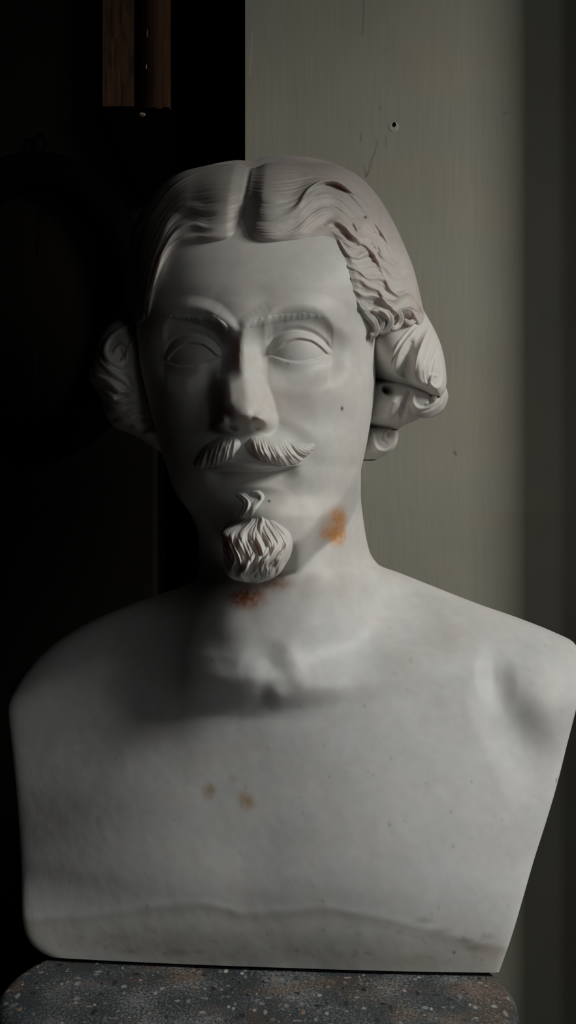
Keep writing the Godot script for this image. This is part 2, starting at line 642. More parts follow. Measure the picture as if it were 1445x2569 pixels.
func wall_paint() -> StandardMaterial3D:
	# brushed paint: upright bristle marks, a few scratches and a pencil line; the picture spans 0.9 m
	var n := 1024
	var bristle := FastNoiseLite.new()
	bristle.seed = 8
	bristle.frequency = 0.5
	var cloud := FastNoiseLite.new()
	cloud.seed = 9
	cloud.frequency = 0.006
	var im := Image.create(n, n, false, Image.FORMAT_RGB8)
	for j in n:
		for i in n:
			var k := 1.0 + 0.02 * bristle.get_noise_2d(i * 0.9, j * 0.035) + 0.04 * cloud.get_noise_2d(i, j)
			var w := cloud.get_noise_2d(i + 5000, j)
			im.set_pixel(i, j, Color(0.645 * k * (1.0 + 0.02 * w), 0.64 * k, 0.585 * k * (1.0 - 0.02 * w)))
	var s := n / 0.9
	for l in [[917, 442, 924, 425, 931, 400, 940, 378, 944, 350, 0.84], [913, 418, 914, 432, 917, 442, 920, 436, 922, 428, 0.86], [911, 0, 911, 25, 910, 50, 909, 70, 908, 86, 0.86], [903, 335, 904, 350, 903, 352, 903, 345, 904, 340, 0.85], [950, 268, 953, 266, 954, 272, 954, 274, 953, 276, 0.88], [1262, 285, 1268, 282, 1268, 284, 1270, 280, 1271, 280, 0.86], [632, 80, 630, 110, 628, 140, 627, 170, 626, 190, 1.12], [966, 340, 967, 352, 968, 358, 967, 362, 967, 365, 0.88], [1138, 1132, 1141, 1137, 1142, 1139, 1142, 1140, 1143, 1140, 0.7]]:
		var p := U.smooth(U.pts(l.slice(0, 10)), 60)
		var ink := {}
		for q in p:
			var u := U.wx(q.x, -0.3) * s
			var v := -U.wy(q.y, -0.3) * s
			for dj in [-1, 0, 1, 2]:
				for di in [-1, 0, 1, 2]:
					var at := Vector2i(floori(u) + di, floori(v) + dj)
					var w := clampf(1.25 - Vector2(at.x - u, at.y - v).length(), 0.0, 1.0)
					ink[at] = maxf(ink.get(at, 0.0), w)
		for at in ink:
			var x := posmod(at.x, n)
			var y := posmod(at.y, n)
			var was := im.get_pixel(x, y)
			var k: float = lerpf(1.0, l[10], ink[at])
			im.set_pixel(x, y, Color(was.r * k, was.g * k, was.b * k))
	var m := plain(Color(1, 1, 1), 0.6, 0.35)
	m.albedo_texture = ImageTexture.create_from_image(im)
	m.uv1_triplanar = true
	m.uv1_world_triplanar = true
	m.uv1_triplanar_sharpness = 8.0
	m.uv1_scale = Vector3.ONE / 0.9
	var bump := FastNoiseLite.new()
	bump.seed = 12
	bump.frequency = 0.25
	var bi := Image.create(512, 512, false, Image.FORMAT_RGB8)
	for j in 512:
		for i in 512:
			var k := 0.5 + 0.4 * bump.get_noise_2d(i * 1.6, j * 0.06) + 0.1 * bump.get_noise_2d(i * 0.5 + 900, j * 0.5)
			bi.set_pixel(i, j, Color(k, k, k))
	bi.bump_map_to_normal_map(2.0)
	m.normal_enabled = true
	m.normal_texture = ImageTexture.create_from_image(bi)
	m.normal_scale = 0.05
	return m

# a ring or disc turned about an axis: profile points (radius, depth), oval in plan
func turned(st: SurfaceTool, prof: PackedVector2Array, at: Vector3, rx: float, ry: float, n: int, upright: bool) -> void:
	var ring := func(k: int, p: Vector2) -> Vector3:
		var a := TAU * k / n
		if upright:
			return at + Vector3(cos(a) * (rx + p.x), p.y, sin(a) * (ry + p.x))
		return at + Vector3(cos(a) * (rx + p.x), sin(a) * (ry + p.x), p.y)
	for k in n:
		for i in prof.size() - 1:
			var a: Vector3 = ring.call(k, prof[i])
			var b: Vector3 = ring.call(k + 1, prof[i])
			var c: Vector3 = ring.call(k + 1, prof[i + 1])
			var d: Vector3 = ring.call(k, prof[i + 1])
			for v in ([a, c, b, a, d, c] if upright else [a, b, c, a, c, d]):
				st.add_vertex(v)

func turned_mesh(prof: PackedVector2Array, at: Vector3, rx: float, ry: float, n: int, upright := false, sharp := false) -> ArrayMesh:
	var st := SurfaceTool.new()
	st.begin(Mesh.PRIMITIVE_TRIANGLES)
	st.set_smooth_group(-1 if sharp else 0)
	turned(st, prof, at, rx, ry, n, upright)
	st.index()
	st.generate_normals()
	return st.commit()

func prism(pts: PackedVector2Array, z0: float, z1: float) -> ArrayMesh:
	# an outline in x and y given real depth
	var st := SurfaceTool.new()
	st.begin(Mesh.PRIMITIVE_TRIANGLES)
	var tri := Geometry2D.triangulate_polygon(pts)
	for i in range(0, tri.size(), 3):
		var a := pts[tri[i]]
		var b := pts[tri[i + 1]]
		var c := pts[tri[i + 2]]
		for z in [z0, z1]:
			quad(st, Vector3(a.x, a.y, z), Vector3(b.x, b.y, z), Vector3(c.x, c.y, z), Vector3(c.x, c.y, z), Vector3(0, 0, 1 if z == z1 else -1))
	var mid := Vector2.ZERO
	for p in pts:
		mid += p / pts.size()
	var turn := 0.0
	for i in pts.size():
		turn += pts[i].cross(pts[(i + 1) % pts.size()])
	for i in pts.size():
		var a := pts[i]
		var b := pts[(i + 1) % pts.size()]
		var out := Vector2(b.y - a.y, a.x - b.x) * signf(turn)
		quad(st, Vector3(a.x, a.y, z0), Vector3(b.x, b.y, z0), Vector3(b.x, b.y, z1), Vector3(a.x, a.y, z1), Vector3(out.x, out.y, 0))
	return st.commit()

func wood() -> StandardMaterial3D:
	var n := 256
	var f := FastNoiseLite.new()
	f.seed = 31
	f.frequency = 0.05
	var im := Image.create(n, n, false, Image.FORMAT_RGB8)
	for j in n:
		for i in n:
			var k := 1.0 + 0.5 * f.get_noise_2d(i * 3.0, j * 0.25) + 0.25 * f.get_noise_2d(i * 8.0, j * 0.8 + 500)
			im.set_pixel(i, j, Color(0.26 * k, 0.18 * k, 0.125 * k))
	var m := plain(Color(1, 1, 1), 0.42, 0.45)
	m.albedo_texture = ImageTexture.create_from_image(im)
	m.uv1_triplanar = true
	m.uv1_world_triplanar = true
	m.uv1_scale = Vector3.ONE * 5.0
	return m

func wall_things() -> void:
	var z := -0.3
	# the oval frame on the dark wall
	var c := Vector3(U.wx(95, z), U.wy(770, z), z)
	var f := thing("oval_frame", "large black oval frame hanging on the dark wall at the left", "picture frame", c)
	var k := PX * 1.312
	obj("moulding", turned_mesh(U.pts([0.0, 0.001, -0.002, 0.012, 0.004, 0.022, 0.014, 0.026, 0.022, 0.022, 0.028, 0.014, 0.033, 0.012, 0.034, 0.001]), c, 195 * k, 286 * k, 96), plain(Color(0.02, 0.019, 0.018), 0.7, 0.08), f)
	obj("backing", turned_mesh(U.pts([0.004, 0.002, 0.0, 0.006, -195 * k, 0.0061]), c, 195 * k, 286 * k, 96), plain(Color(0.088, 0.078, 0.066), 0.8, 0.1), f, "dim brownish surface inside the frame")
	var hook := SurfaceTool.new()
	hook.begin(Mesh.PRIMITIVE_TRIANGLES)
	var hc := Vector3(U.wx(104, z), U.wy(366, z), z + 0.006)
	for n in 24:
		for q in 8:
			var ring := []
			for d in [[0, 0], [1, 0], [1, 1], [0, 1]]:
				var a = TAU * (n + d[0]) / 24.0
				var b = TAU * (q + d[1]) / 8.0
				ring.append(hc + Vector3(cos(a) * (0.005 + 0.0012 * cos(b)), sin(a) * (0.008 + 0.0012 * cos(b)), 0.0012 * sin(b)))
			var mid: Vector3 = (ring[0] + ring[2]) * 0.5
			var core := hc + Vector3(cos(TAU * (n + 0.5) / 24.0) * 0.005, sin(TAU * (n + 0.5) / 24.0) * 0.008, 0)
			quad(hook, ring[0], ring[1], ring[2], ring[3], mid - core)
	obj("hanging_ring", hook.commit(), plain(Color(0.03, 0.028, 0.026), 0.8, 0.05), f)
	# the post that ends above the bust, with the black bracket under it
	var w := wood()
	var top := 2.3
	var foot := U.wy(281, z)
	var p := thing("timber_post", "brown moulded timber post ending on a black bracket at the upper left", "post", Vector3(U.wx(345, z), foot, z))
	obj("board", span(Vector3(U.wx(264, z), foot, z), Vector3(U.wx(341, z), top, z + 0.018)), w, p)
	obj("edge_strip", span(Vector3(U.wx(254, z), U.wy(276, z), z), Vector3(U.wx(262, z), top, z + 0.011), 0.001), w, p)
	var xs := U.wx(349, z)
	var xe := U.wx(430, z)
	var rail := PackedVector2Array()
	for n in 13:
		var a := PI * n / 12.0
		rail.append(Vector2(lerpf(xs, xe, 0.5 - 0.5 * cos(a)), z + 0.006 + 0.018 * sin(a)))
	var rl := SurfaceTool.new()
	rl.begin(Mesh.PRIMITIVE_TRIANGLES)
	rl.set_smooth_group(0)
	var r := RandomNumberGenerator.new()
	r.seed = 3
	var chips := []
	for n in 13:
		chips.append(U.wy(292, z) + (0.002 * r.randf() + (0.0012 * (n - 8) if n > 8 else 0.0)))
	for n in 12:
		var a := rail[n]
		var b := rail[n + 1]
		var q := [Vector3(a.x, chips[n], a.y), Vector3(b.x, chips[n + 1], b.y), Vector3(b.x, top, b.y), Vector3(a.x, top, a.y)]
		for v in [0, 2, 1, 0, 3, 2]:
			rl.add_vertex(q[v])
		for v in [q[0], q[1], Vector3(b.x, chips[n + 1], z), q[0], Vector3(b.x, chips[n + 1], z), Vector3(a.x, chips[n], z)]:
			rl.add_vertex(v)
	rl.index()
	rl.generate_normals()
	obj("moulding", rl.commit(), w, p, "rounded moulding with a chipped end")
	obj("groove_fillet", span(Vector3(U.wx(341, z), foot, z), Vector3(xs, top, z + 0.008)), plain(Color(0.1, 0.075, 0.055), 0.6, 0.3), p)
	# two highlights painted on the moulding, and a spot bare of varnish below
	for g in [[370, 84, 4, 14], [367, 168, 3, 8], [356, 287, 9, 5]]:
		var o := Vector3(U.wx(g[0], z + 0.022), U.wy(g[1], z + 0.022), z + 0.0215)
		obj("glint_chip", turned_mesh(U.pts([0.0, 0.0, -0.0006, 0.0012, -g[2] * k, 0.0016]), o, g[2] * k, g[3] * k, 14), plain(Color(0.62, 0.56, 0.5), 0.5, 0.4), p, "painted highlight on the moulding, bare wood at its end")
	var br := PackedVector2Array()
	for q in U.smooth(U.pts([262, 285, 282, 330, 312, 400, 345, 470, 356, 500]), 4):
		br.append(Vector2(U.wx(q.x, z), U.wy(q.y, z)))
	br.append(Vector2(U.wx(430, z), U.wy(500, z)))
	br.append(Vector2(U.wx(430, z), U.wy(285, z)))
	obj("bracket", prism(br, z, z + 0.02), plain(Color(0.012, 0.011, 0.01), 0.9, 0.05), p, "black curved bracket")
	# the old screw hole in the panel
	var at := Vector3(U.wx(988, z), U.wy(316, z), z)
	var h := thing("screw_hole", "small dark screw hole with a ring of white filler in the pale panel", "hole", at)
	obj("filler", turned_mesh(U.pts([0.0, 0.0, -0.0008, 0.0004, -0.0016, 0.0005, -0.0040, 0.0003]), at + Vector3(-0.0003, -0.0008, 0), 0.0046, 0.0046, 28), plain(Color(0.70, 0.70, 0.66), 0.8, 0.2), h)
	obj("hole", turned_mesh(U.pts([0.0, 0.0003, -0.0004, 0.0008, -0.0010, 0.0006, -0.0017, 0.0005]), at + Vector3(0.0003, 0.0012, 0), 0.0017, 0.0021, 20), plain(Color(0.02, 0.02, 0.02), 0.9, 0.1), h)

func pedestal() -> void:
	var n := 1024
	var big := FastNoiseLite.new()
	big.seed = 41
	big.frequency = 0.006
	big.fractal_octaves = 4
	var mid := FastNoiseLite.new()
	mid.seed = 42
	mid.frequency = 0.16
	var cell := FastNoiseLite.new()
	cell.seed = 43
	cell.noise_type = FastNoiseLite.TYPE_CELLULAR
	cell.frequency = 0.16
	var im := Image.create(n, n, false, Image.FORMAT_RGB8)
	for j in n:
		for i in n:
			var a := big.get_noise_2d(i * 1.3, j * 0.75)
			var b := mid.get_noise_2d(i * 1.2, j * 0.6)
			var c := cell.get_noise_2d(i * 1.1, j * 0.55)
			var t := clampf(0.40 + 0.65 * a + 0.75 * b + 0.4 * c, 0.0, 1.0)
			var o := Color(0.25, 0.275, 0.29).lerp(Color(0.64, 0.645, 0.64), t)
			var br := clampf(big.get_noise_2d(i * 0.8 + 4000, j) * 2.2 - 0.25 + 1.5 * smoothstep(0.72, 0.86, float(i) / n) + 0.9 * smoothstep(0.18, 0.08, float(i) / n), 0.0, 1.0)
			o = o.lerp(Color(0.52, 0.44, 0.37) * (0.7 + 0.6 * t), br * 0.6)
			o = o.lerp(Color(0.52, 0.4, 0.39), 0.5 * clampf(big.get_noise_2d(i + 9000, j * 1.6) * 2.5 - 0.9, 0.0, 1.0))
			im.set_pixel(i, j, o)
	var r := RandomNumberGenerator.new()
	r.seed = 19
	for q in 11000:
		var x := r.randf() * n
		var y := r.randf() * n
		var rad := pow(r.randf(), 9.0) * 7.0 + 0.8
		var el := r.randf_range(0.9, 1.9)
		var g := r.randf_range(0.58, 0.86)
		var tint := Color(g, g * 0.98, g * 0.95).lerp(Color(0.6, 0.46, 0.36), 0.7 if r.randf() < 0.15 else 0.0)
		if r.randf() < 0.35:
			tint = Color(0.13, 0.15, 0.16)
		var soft := r.randf_range(0.4, 0.95)
		for j in range(int(y - rad * 1.7), int(y + rad * 1.7) + 1):
			for i in range(int(x - rad * 1.7), int(x + rad * 1.7) + 1):
				var d := Vector2((i - x) / rad * el, (j - y) / rad / el).length() * (1.0 + 0.3 * mid.get_noise_2d(i * 2.0, j * 2.0))
				if d < 1.0:
					var u := posmod(i, n)
					var v := posmod(j, n)
					im.set_pixel(u, v, im.get_pixel(u, v).lerp(tint, soft * minf(1.0, (1.0 - d) * 2.5)))
	for q in 170:
		var p := Vector2(r.randf(), r.randf()) * n
		var dir := Vector2.from_angle(r.randf_range(-1.3, 1.3))
		var g := r.randf_range(0.45, 0.7)
		for t in r.randi_range(8, 34):
			dir = dir.rotated(r.randf_range(-0.2, 0.2))
			p += dir
			var u := posmod(int(p.x), n)
			var v := posmod(int(p.y), n)
			im.set_pixel(u, v, im.get_pixel(u, v).lerp(Color(g, g * 0.97, g * 0.93), 0.6))
	var m := plain(Color(1, 1, 1), 0.5, 0.4)
	m.albedo_texture = ImageTexture.create_from_image(im)
	m.uv1_triplanar = true
	m.uv1_world_triplanar = true
	m.uv1_triplanar_sharpness = 3.0
	m.uv1_scale = Vector3.ONE * 2.35
	m.uv1_offset = Vector3(0.53, 0.4, 0.3)
	var bump := im.duplicate()
	bump.bump_map_to_normal_map(1.5)
	m.normal_enabled = true
	m.normal_texture = ImageTexture.create_from_image(bump)
	m.normal_scale = 0.5
	var c := Vector3(-0.02, BASE_Y, 0.055)
	var t := thing("stone_pedestal", "round speckled dark stone pedestal under the marble bust", "pedestal", Vector3(c.x, -1.4, c.z))
	var edge := PackedVector2Array([Vector2(-0.16, 0.0)])
	edge.append(Vector2(-0.08, 0.0))
	for k in 9:
		var a := PI * 0.5 * k / 8.0
		edge.append(Vector2(-0.012 + 0.012 * sin(a), -0.012 + 0.012 * cos(a)))
	edge.append_array([Vector2(0.0, -0.045), Vector2(-0.004, -0.052), Vector2(-0.015, -0.055)])
	obj("top_slab", turned_mesh(edge, c, 0.16, 0.16, 120, true), m, t)
	obj("shaft", turned_mesh(PackedVector2Array([Vector2(-0.02, -0.05), Vector2(-0.015, -0.06), Vector2(-0.015, -1.02), Vector2(0.0, -1.04), Vector2(0.0, -1.4 - BASE_Y)]), c, 0.16, 0.16, 96, true), m, t)

const ADDED_PIER := 0.268
const ADDED_PIER_DEEP := 0.06

func bust() -> void:
	make_marble()
	var root := thing("marble_bust", "white marble bust of a bare-chested man with moustache, goatee and blank eyes", "sculpture", Vector3(0.0, BASE_Y, -0.03))
	make_body(root)
	make_hair(root)
	lap("hair")
	make_wing(root)
	temple_curls(root)
	make_curls_dark(root)
	lap("curls")
	make_goatee(root)
	make_tufts(root)
	lap("beard")

func marble_plain() -> StandardMaterial3D:
	return plain(Color(0.72, 0.71, 0.69), 0.7, 0.3)

func make_marble() -> void:
	marble = plain(Color(1, 1, 1), 0.5, 0.4)
	marble.vertex_color_use_as_albedo = true
	marble.subsurf_scatter_enabled = true
	marble.subsurf_scatter_strength = 0.13

func make_body(root: Node3D) -> void:
	body = Body.new()
	body.cv = Canvas.new(-0.25, -0.30, 0.25, 0.08, 0.001)
	body.head = Canvas.new(-0.125, -0.09, 0.095, 0.26, 0.0005, -1.0)
	var kl := Keys.new([425, 560, 440, 500, 470, 430, 520, 385, 600, 352, 700, 340, 800, 343, 900, 352, 1000, 372, 1100, 398, 1160, 415, 1230, 438, 1300, 484, 1340, 497, 1420, 500, 1455, 490, 1475, 450, 1495, 385, 1570, 205, 1640, 105, 1700, 62, 1770, 36, 1850, 41, 2000, 53, 2150, 68, 2250, 77, 2290, 86, 2318, 102, 2338, 128, 2350, 156])
	var kr := Keys.new([425, 760, 440, 800, 470, 860, 520, 920, 600, 975, 700, 990, 780, 966, 850, 944, 900, 941, 950, 941, 1000, 937, 1100, 922, 1150, 912, 1185, 905, 1240, 905, 1300, 911, 1380, 926, 1415, 948, 1440, 1010, 1460, 1060, 1515, 1200, 1550, 1300, 1585, 1388, 1610, 1436, 1650, 1456, 1700, 1460, 1767, 1438, 1860, 1415, 2000, 1379, 2187, 1316, 2430, 1230])
	var kz := Keys.new([425, -0.075, 700, -0.06, 1150, -0.055, 1300, -0.075, 1450, -0.09, 1500, -0.1, 1600, -0.11, 1700, -0.118, 1850, -0.1, 2000, -0.075, 2200, -0.05, 2445, -0.032])
	var kp := Keys.new([425, 2.0, 700, 2.25, 1150, 2.2, 1300, 2.0, 1480, 2.2, 1600, 2.8, 1680, 5.0, 1760, 12.0, 1900, 20.0, 2445, 30.0])
	var kq := Keys.new([425, 2.0, 1480, 2.2, 1600, 3.0, 1800, 8.0, 2445, 9.0])
	var kb := Keys.new([425, 0.10, 900, 0.12, 1300, 0.07, 1500, 0.06, 1800, 0.09, 2445, 0.08])
	var kt := Keys.new([1430, 0.0, 1600, 0.06, 1900, 0.055, 2200, 0.075, 2445, 0.11])
	body.outline(BASE_Y, 0.232, 0.0005, kl, kr, kz, kp, kq, kb, kt, Keys.new([1600, 0.0, 1750, 0.05, 2000, 0.045, 2445, 0.02]))
	# the chest, shoulders and neck
	var chest := Keys.new([1400, -0.105, 1480, -0.088, 1540, -0.07, 1600, -0.047, 1660, -0.029, 1720, -0.019, 1800, -0.009, 1950, 0.0045, 2100, 0.0152, 2250, 0.0232, 2330, 0.0240, 2445, 0.0195])
	var bend := Keys.new([1500, 0.3, 1700, 0.7, 1900, 0.9, 2150, 0.8, 2330, 0.4, 2445, 0.15])
	var turn_away := Keys.new([1450, 0.1, 1560, 0.35, 1700, 0.42, 1850, 0.3, 2050, 0.14, 2250, 0.04, 2445, 0.0])
	var neck_c := Keys.new([1200, 700, 1350, 703, 1500, 690, 1650, 665])
	var neck_w := Keys.new([1200, 225, 1350, 228, 1450, 240, 1550, 255, 1650, 260])
	var neck_z := Keys.new([1200, -0.032, 1300, -0.026, 1400, -0.025, 1500, -0.022, 1600, -0.016, 1690, -0.012, 1800, -0.04])
	for j in body.cv.ny:
		var y := body.cv.y0 + j * body.cv.cell
		var z := 0.0
		var py := 0.0
		for n in 3:
			py = 1284.5 - y * FOC / (DIST - z)
			z = chest.at(py)
		var b := bend.at(py)
		var t := kt.at(py)
		var nz := neck_z.at(1284.5 - y * FOC / (DIST + 0.02))
		var npy := 1284.5 - y * FOC / (DIST - nz)
		var nc := U.wx(neck_c.at(npy), nz)
		var nw := neck_w.at(npy) * PX * 1.02
		for i in body.cv.nx:
			var x := body.cv.x0 + i * body.cv.cell
			var d := (x - nc) / nw
			d = absf(d)
			var neck := -0.085 + (nz + 0.085) * (sqrt(1.0 - d * d) if d < 0.8 else 0.6 * maxf(1.0 - (d - 0.8) / 0.9, 0.0) ** 2)
			var xx := x + 0.015
			body.cv.f[j * body.cv.nx + i] = U.smax(z + t * x + turn_away.at(py) * 0.5 * (x + 0.01 - sqrt((x + 0.01) ** 2 + 0.0012)) - b * xx * xx - 0.9 * minf(x + 0.03, 0.0) ** 2 * smoothstep(2470.0, 2230.0, py), neck, 0.045)
	# the head
	var prof := Keys.new([400, -0.055, 430, -0.045, 470, -0.022, 520, -0.004, 560, 0.006, 600, 0.0135, 660, 0.022, 720, 0.028, 780, 0.030, 860, 0.029, 940, 0.031, 1040, 0.034, 1120, 0.037, 1180, 0.036, 1240, 0.0335, 1300, 0.037, 1400, 0.037])
	var jaw := Keys.new([380, 1080, 410, 1160, 440, 1236, 490, 1305, 560, 1366, 640, 1388, 740, 1376, 800, 1318, 870, 1254, 905, 1190, 940, 1080, 990, 900])
	var hd := body.head
	for j in hd.ny:
		var y := hd.y0 + j * hd.cell
		var z := 0.0
		var py := 0.0
		for n in 3:
			py = 1284.5 - y * FOC / (DIST - z)
			z = prof.at(py)
		for i in hd.nx:
			var x := hd.x0 + i * hd.cell
			var v := z
			if py > 1050.0:
				var px := 722.5 + x * FOC / (DIST - z)
				var under := (py - jaw.at(px)) * PX
				var soft := 0.006
				if under > -soft:
					var u := under + soft
					v -= (u * u / (4.0 * soft) if u < 2.0 * soft else u - soft) * 3.6
			hd.f[j * hd.nx + i] = v
	lap("base")
	carve_torso()
	carve_face()
	stain()
	lap("carved")
	var ys := PackedFloat32Array()
	var y := BASE_Y + 0.0024
	while y < 0.231:
		ys.append(y)
		y += 0.0016 if y < -0.06 else (0.00058 if y < 0.19 else 0.0025)
	var nf := 330
	var nb := 40
	var m := shell(body, ys, nf, nb, 0.25)
	lap("body mesh")
	obj("body", cap_rows(m, nf + nb, ys.size(), true, true), marble, root)
	obj("foot", span(Vector3(-0.135, BASE_Y, -0.12), Vector3(0.115, BASE_Y + 0.004, -0.025)), marble_plain(), root, "narrower foot under the chest")

func carve_torso() -> void:
	var b := body
	b.dab(960, 2040, 430, 440, 7)
	b.dab(330, 2030, 380, 380, 3)
	b.carve(U.pts([705, 1735, 850, 1712, 1000, 1685, 1130, 1648, 1230, 1612]), [60, 66, 70, 80], [2.5, 3.5, 3.5, 2.5])
	b.carve(U.pts([790, 1650, 930, 1625, 1080, 1595]), [80, 90, 80], [-4, -6, -3])
	b.carve(U.pts([600, 1735, 450, 1712, 300, 1680, 150, 1640]), [70, 80, 80], [1, 1.8, 1.5])
	b.carve(U.pts([900, 1240, 850, 1400, 785, 1560, 712, 1685]), [74, 72, 68, 60], [2, 3, 2.2, 0.4])
	b.carve(U.pts([510, 1350, 550, 1500, 600, 1620, 635, 1690]), [70, 70, 66, 54], [1, 1.2, 0.9, 0.3])
	b.dab(672, 1675, 80, 80, -3.5)
	b.dab(722, 1702, 46, 52, -2)
	b.dab(648, 1692, 46, 46, 2)
	b.dab(1245, 1690, 60, 110, -4)
	b.carve(U.pts([1250, 1760, 1290, 1830, 1330, 1920]), [90, 100, 100], [-2, -3.5, -2])
	b.dab(1375, 1740, 130, 160, 6)

func stain() -> void:
	var b := body
	b.rust = Canvas.new(-0.25, -0.31, 0.25, 0.26, 0.001)
	b.dirt_shade = Canvas.new(-0.25, -0.31, 0.25, 0.26, 0.0006)  # dirt, plus shade painted at the shoulder notch and neck pit
	b.n1.seed = 3
	b.n1.frequency = 22.0
	b.n2.seed = 4
	b.n2.frequency = 110.0
	for d in [[848, 1300, 32, 40, 0.6], [822, 1338, 38, 28, 0.6], [848, 1345, 34, 42, 0.65], [838, 1320, 54, 68, 0.45], [860, 1310, 20, 40, 0.3], [622, 1497, 74, 48, 0.8], [690, 1462, 60, 34, 0.6], [600, 1505, 40, 30, 0.4], [525, 1985, 25, 27, 0.8], [618, 2012, 29, 33, 0.62], [606, 1990, 18, 18, 0.2], [585, 1952, 18, 18, 0.22], [690, 1002, 46, 56, 0.13], [730, 2386, 60, 24, 0.15], [310, 2370, 110, 44, 0.22], [420, 2385, 90, 40, 0.2], [1220, 2385, 60, 40, 0.16], [900, 2410, 200, 30, 0.12], [1060, 2415, 120, 30, 0.14], [600, 2405, 160, 34, 0.16], [180, 2370, 70, 40, 0.14]]:
		b.rust.blob(b.to_xy(Vector2(d[0], d[1])), Vector2(d[2], d[3]) * PX, d[4])
	# a faint orange veil along the foot
	for d in [[675, 1257, 5, 5, 1.4], [858, 1025, 5, 8, 1.4], [722, 912, 4, 4, 0.8], [700, 1712, 34, 22, 0.16], [640, 1790, 60, 50, 0.06], [1244, 1690, 16, 60, 0.12], [990, 1690, 20, 14, 0.12], [1396, 1958, 4, 6, 1.2], [1190, 2378, 40, 14, 0.3], [1225, 2350, 30, 10, 0.25], [1140, 2390, 6, 8, 0.8], [745, 2385, 10, 8, 0.5], [450, 2390, 40, 14, 0.3], [500, 2388, 20, 10, 0.3], [330, 2388, 30, 10, 0.3], [300, 2352, 40, 12, 0.18], [920, 2392, 14, 8, 0.3], [700, 2190, 60, 90, 0.05], [1060, 2310, 40, 12, 0.3], [1110, 2335, 40, 12, 0.3], [1170, 2360, 30, 10, 0.35], [370, 2274, 6, 8, 0.4]]:
		b.dirt_shade.blob(b.to_xy(Vector2(d[0], d[1])), Vector2(d[2], d[3]) * PX, d[4])
	var r := RandomNumberGenerator.new()
	r.seed = 77
	for n in 150:
		var k := r.randf_range(1.6, 3.4)
		b.dirt_shade.blob(b.to_xy(Vector2(r.randf_range(120, 1400), r.randf_range(1500, 2420))), Vector2(k, k * r.randf_range(0.7, 1.6)) * PX * 1.3, r.randf_range(0.15, 0.6))
	for n in 60:
		b.dirt_shade.blob(b.to_xy(Vector2(r.randf_range(450, 920), r.randf_range(650, 1350))), Vector2(2.5, 2.5) * PX, r.randf_range(0.1, 0.4))
	for n in 90:
		b.dirt_shade.blob(b.to_xy(Vector2(r.randf_range(160, 1260), r.randf_range(2330, 2430))), Vector2(r.randf_range(4, 16), r.randf_range(3, 7)) * PX, r.randf_range(0.08, 0.3), r.randf_range(-0.3, 0.5))
	# the carved foot of the chest: a shallow step along a wavering line
	var line := Keys.new([60, 2305, 160, 2298, 250, 2290, 330, 2281, 400, 2272, 490, 2264, 560, 2275, 610, 2289, 700, 2286, 800, 2276, 900, 2290, 1000, 2312, 1100, 2336, 1200, 2362, 1270, 2376])
	b.foot = line
	var cv := b.cv
	for j in cv.ny:
		var y := cv.y0 + j * cv.cell
		var rough := FastNoiseLite.new() if false else b.n2
		for i in cv.nx:
			var x := cv.x0 + i * cv.cell
			var k := j * cv.nx + i
			if y < -0.235:
				var q := DIST - cv.f[k]
				var d := 1284.5 - y * FOC / q - line.at(722.5 + x * FOC / q)
				cv.f[k] += 0.0002 * exp(-d * d / 90.0) - 0.0005 * smoothstep(-4.0, 34.0, d)
			if y < -0.06:
				cv.f[k] += (0.00004 * rough.get_noise_3d(x * 3.2, y * 3.2, 5.0) + 0.00012 * rough.get_noise_3d(x * 0.6, y * 0.6, 9.0)) * smoothstep(-0.06, -0.12, y)

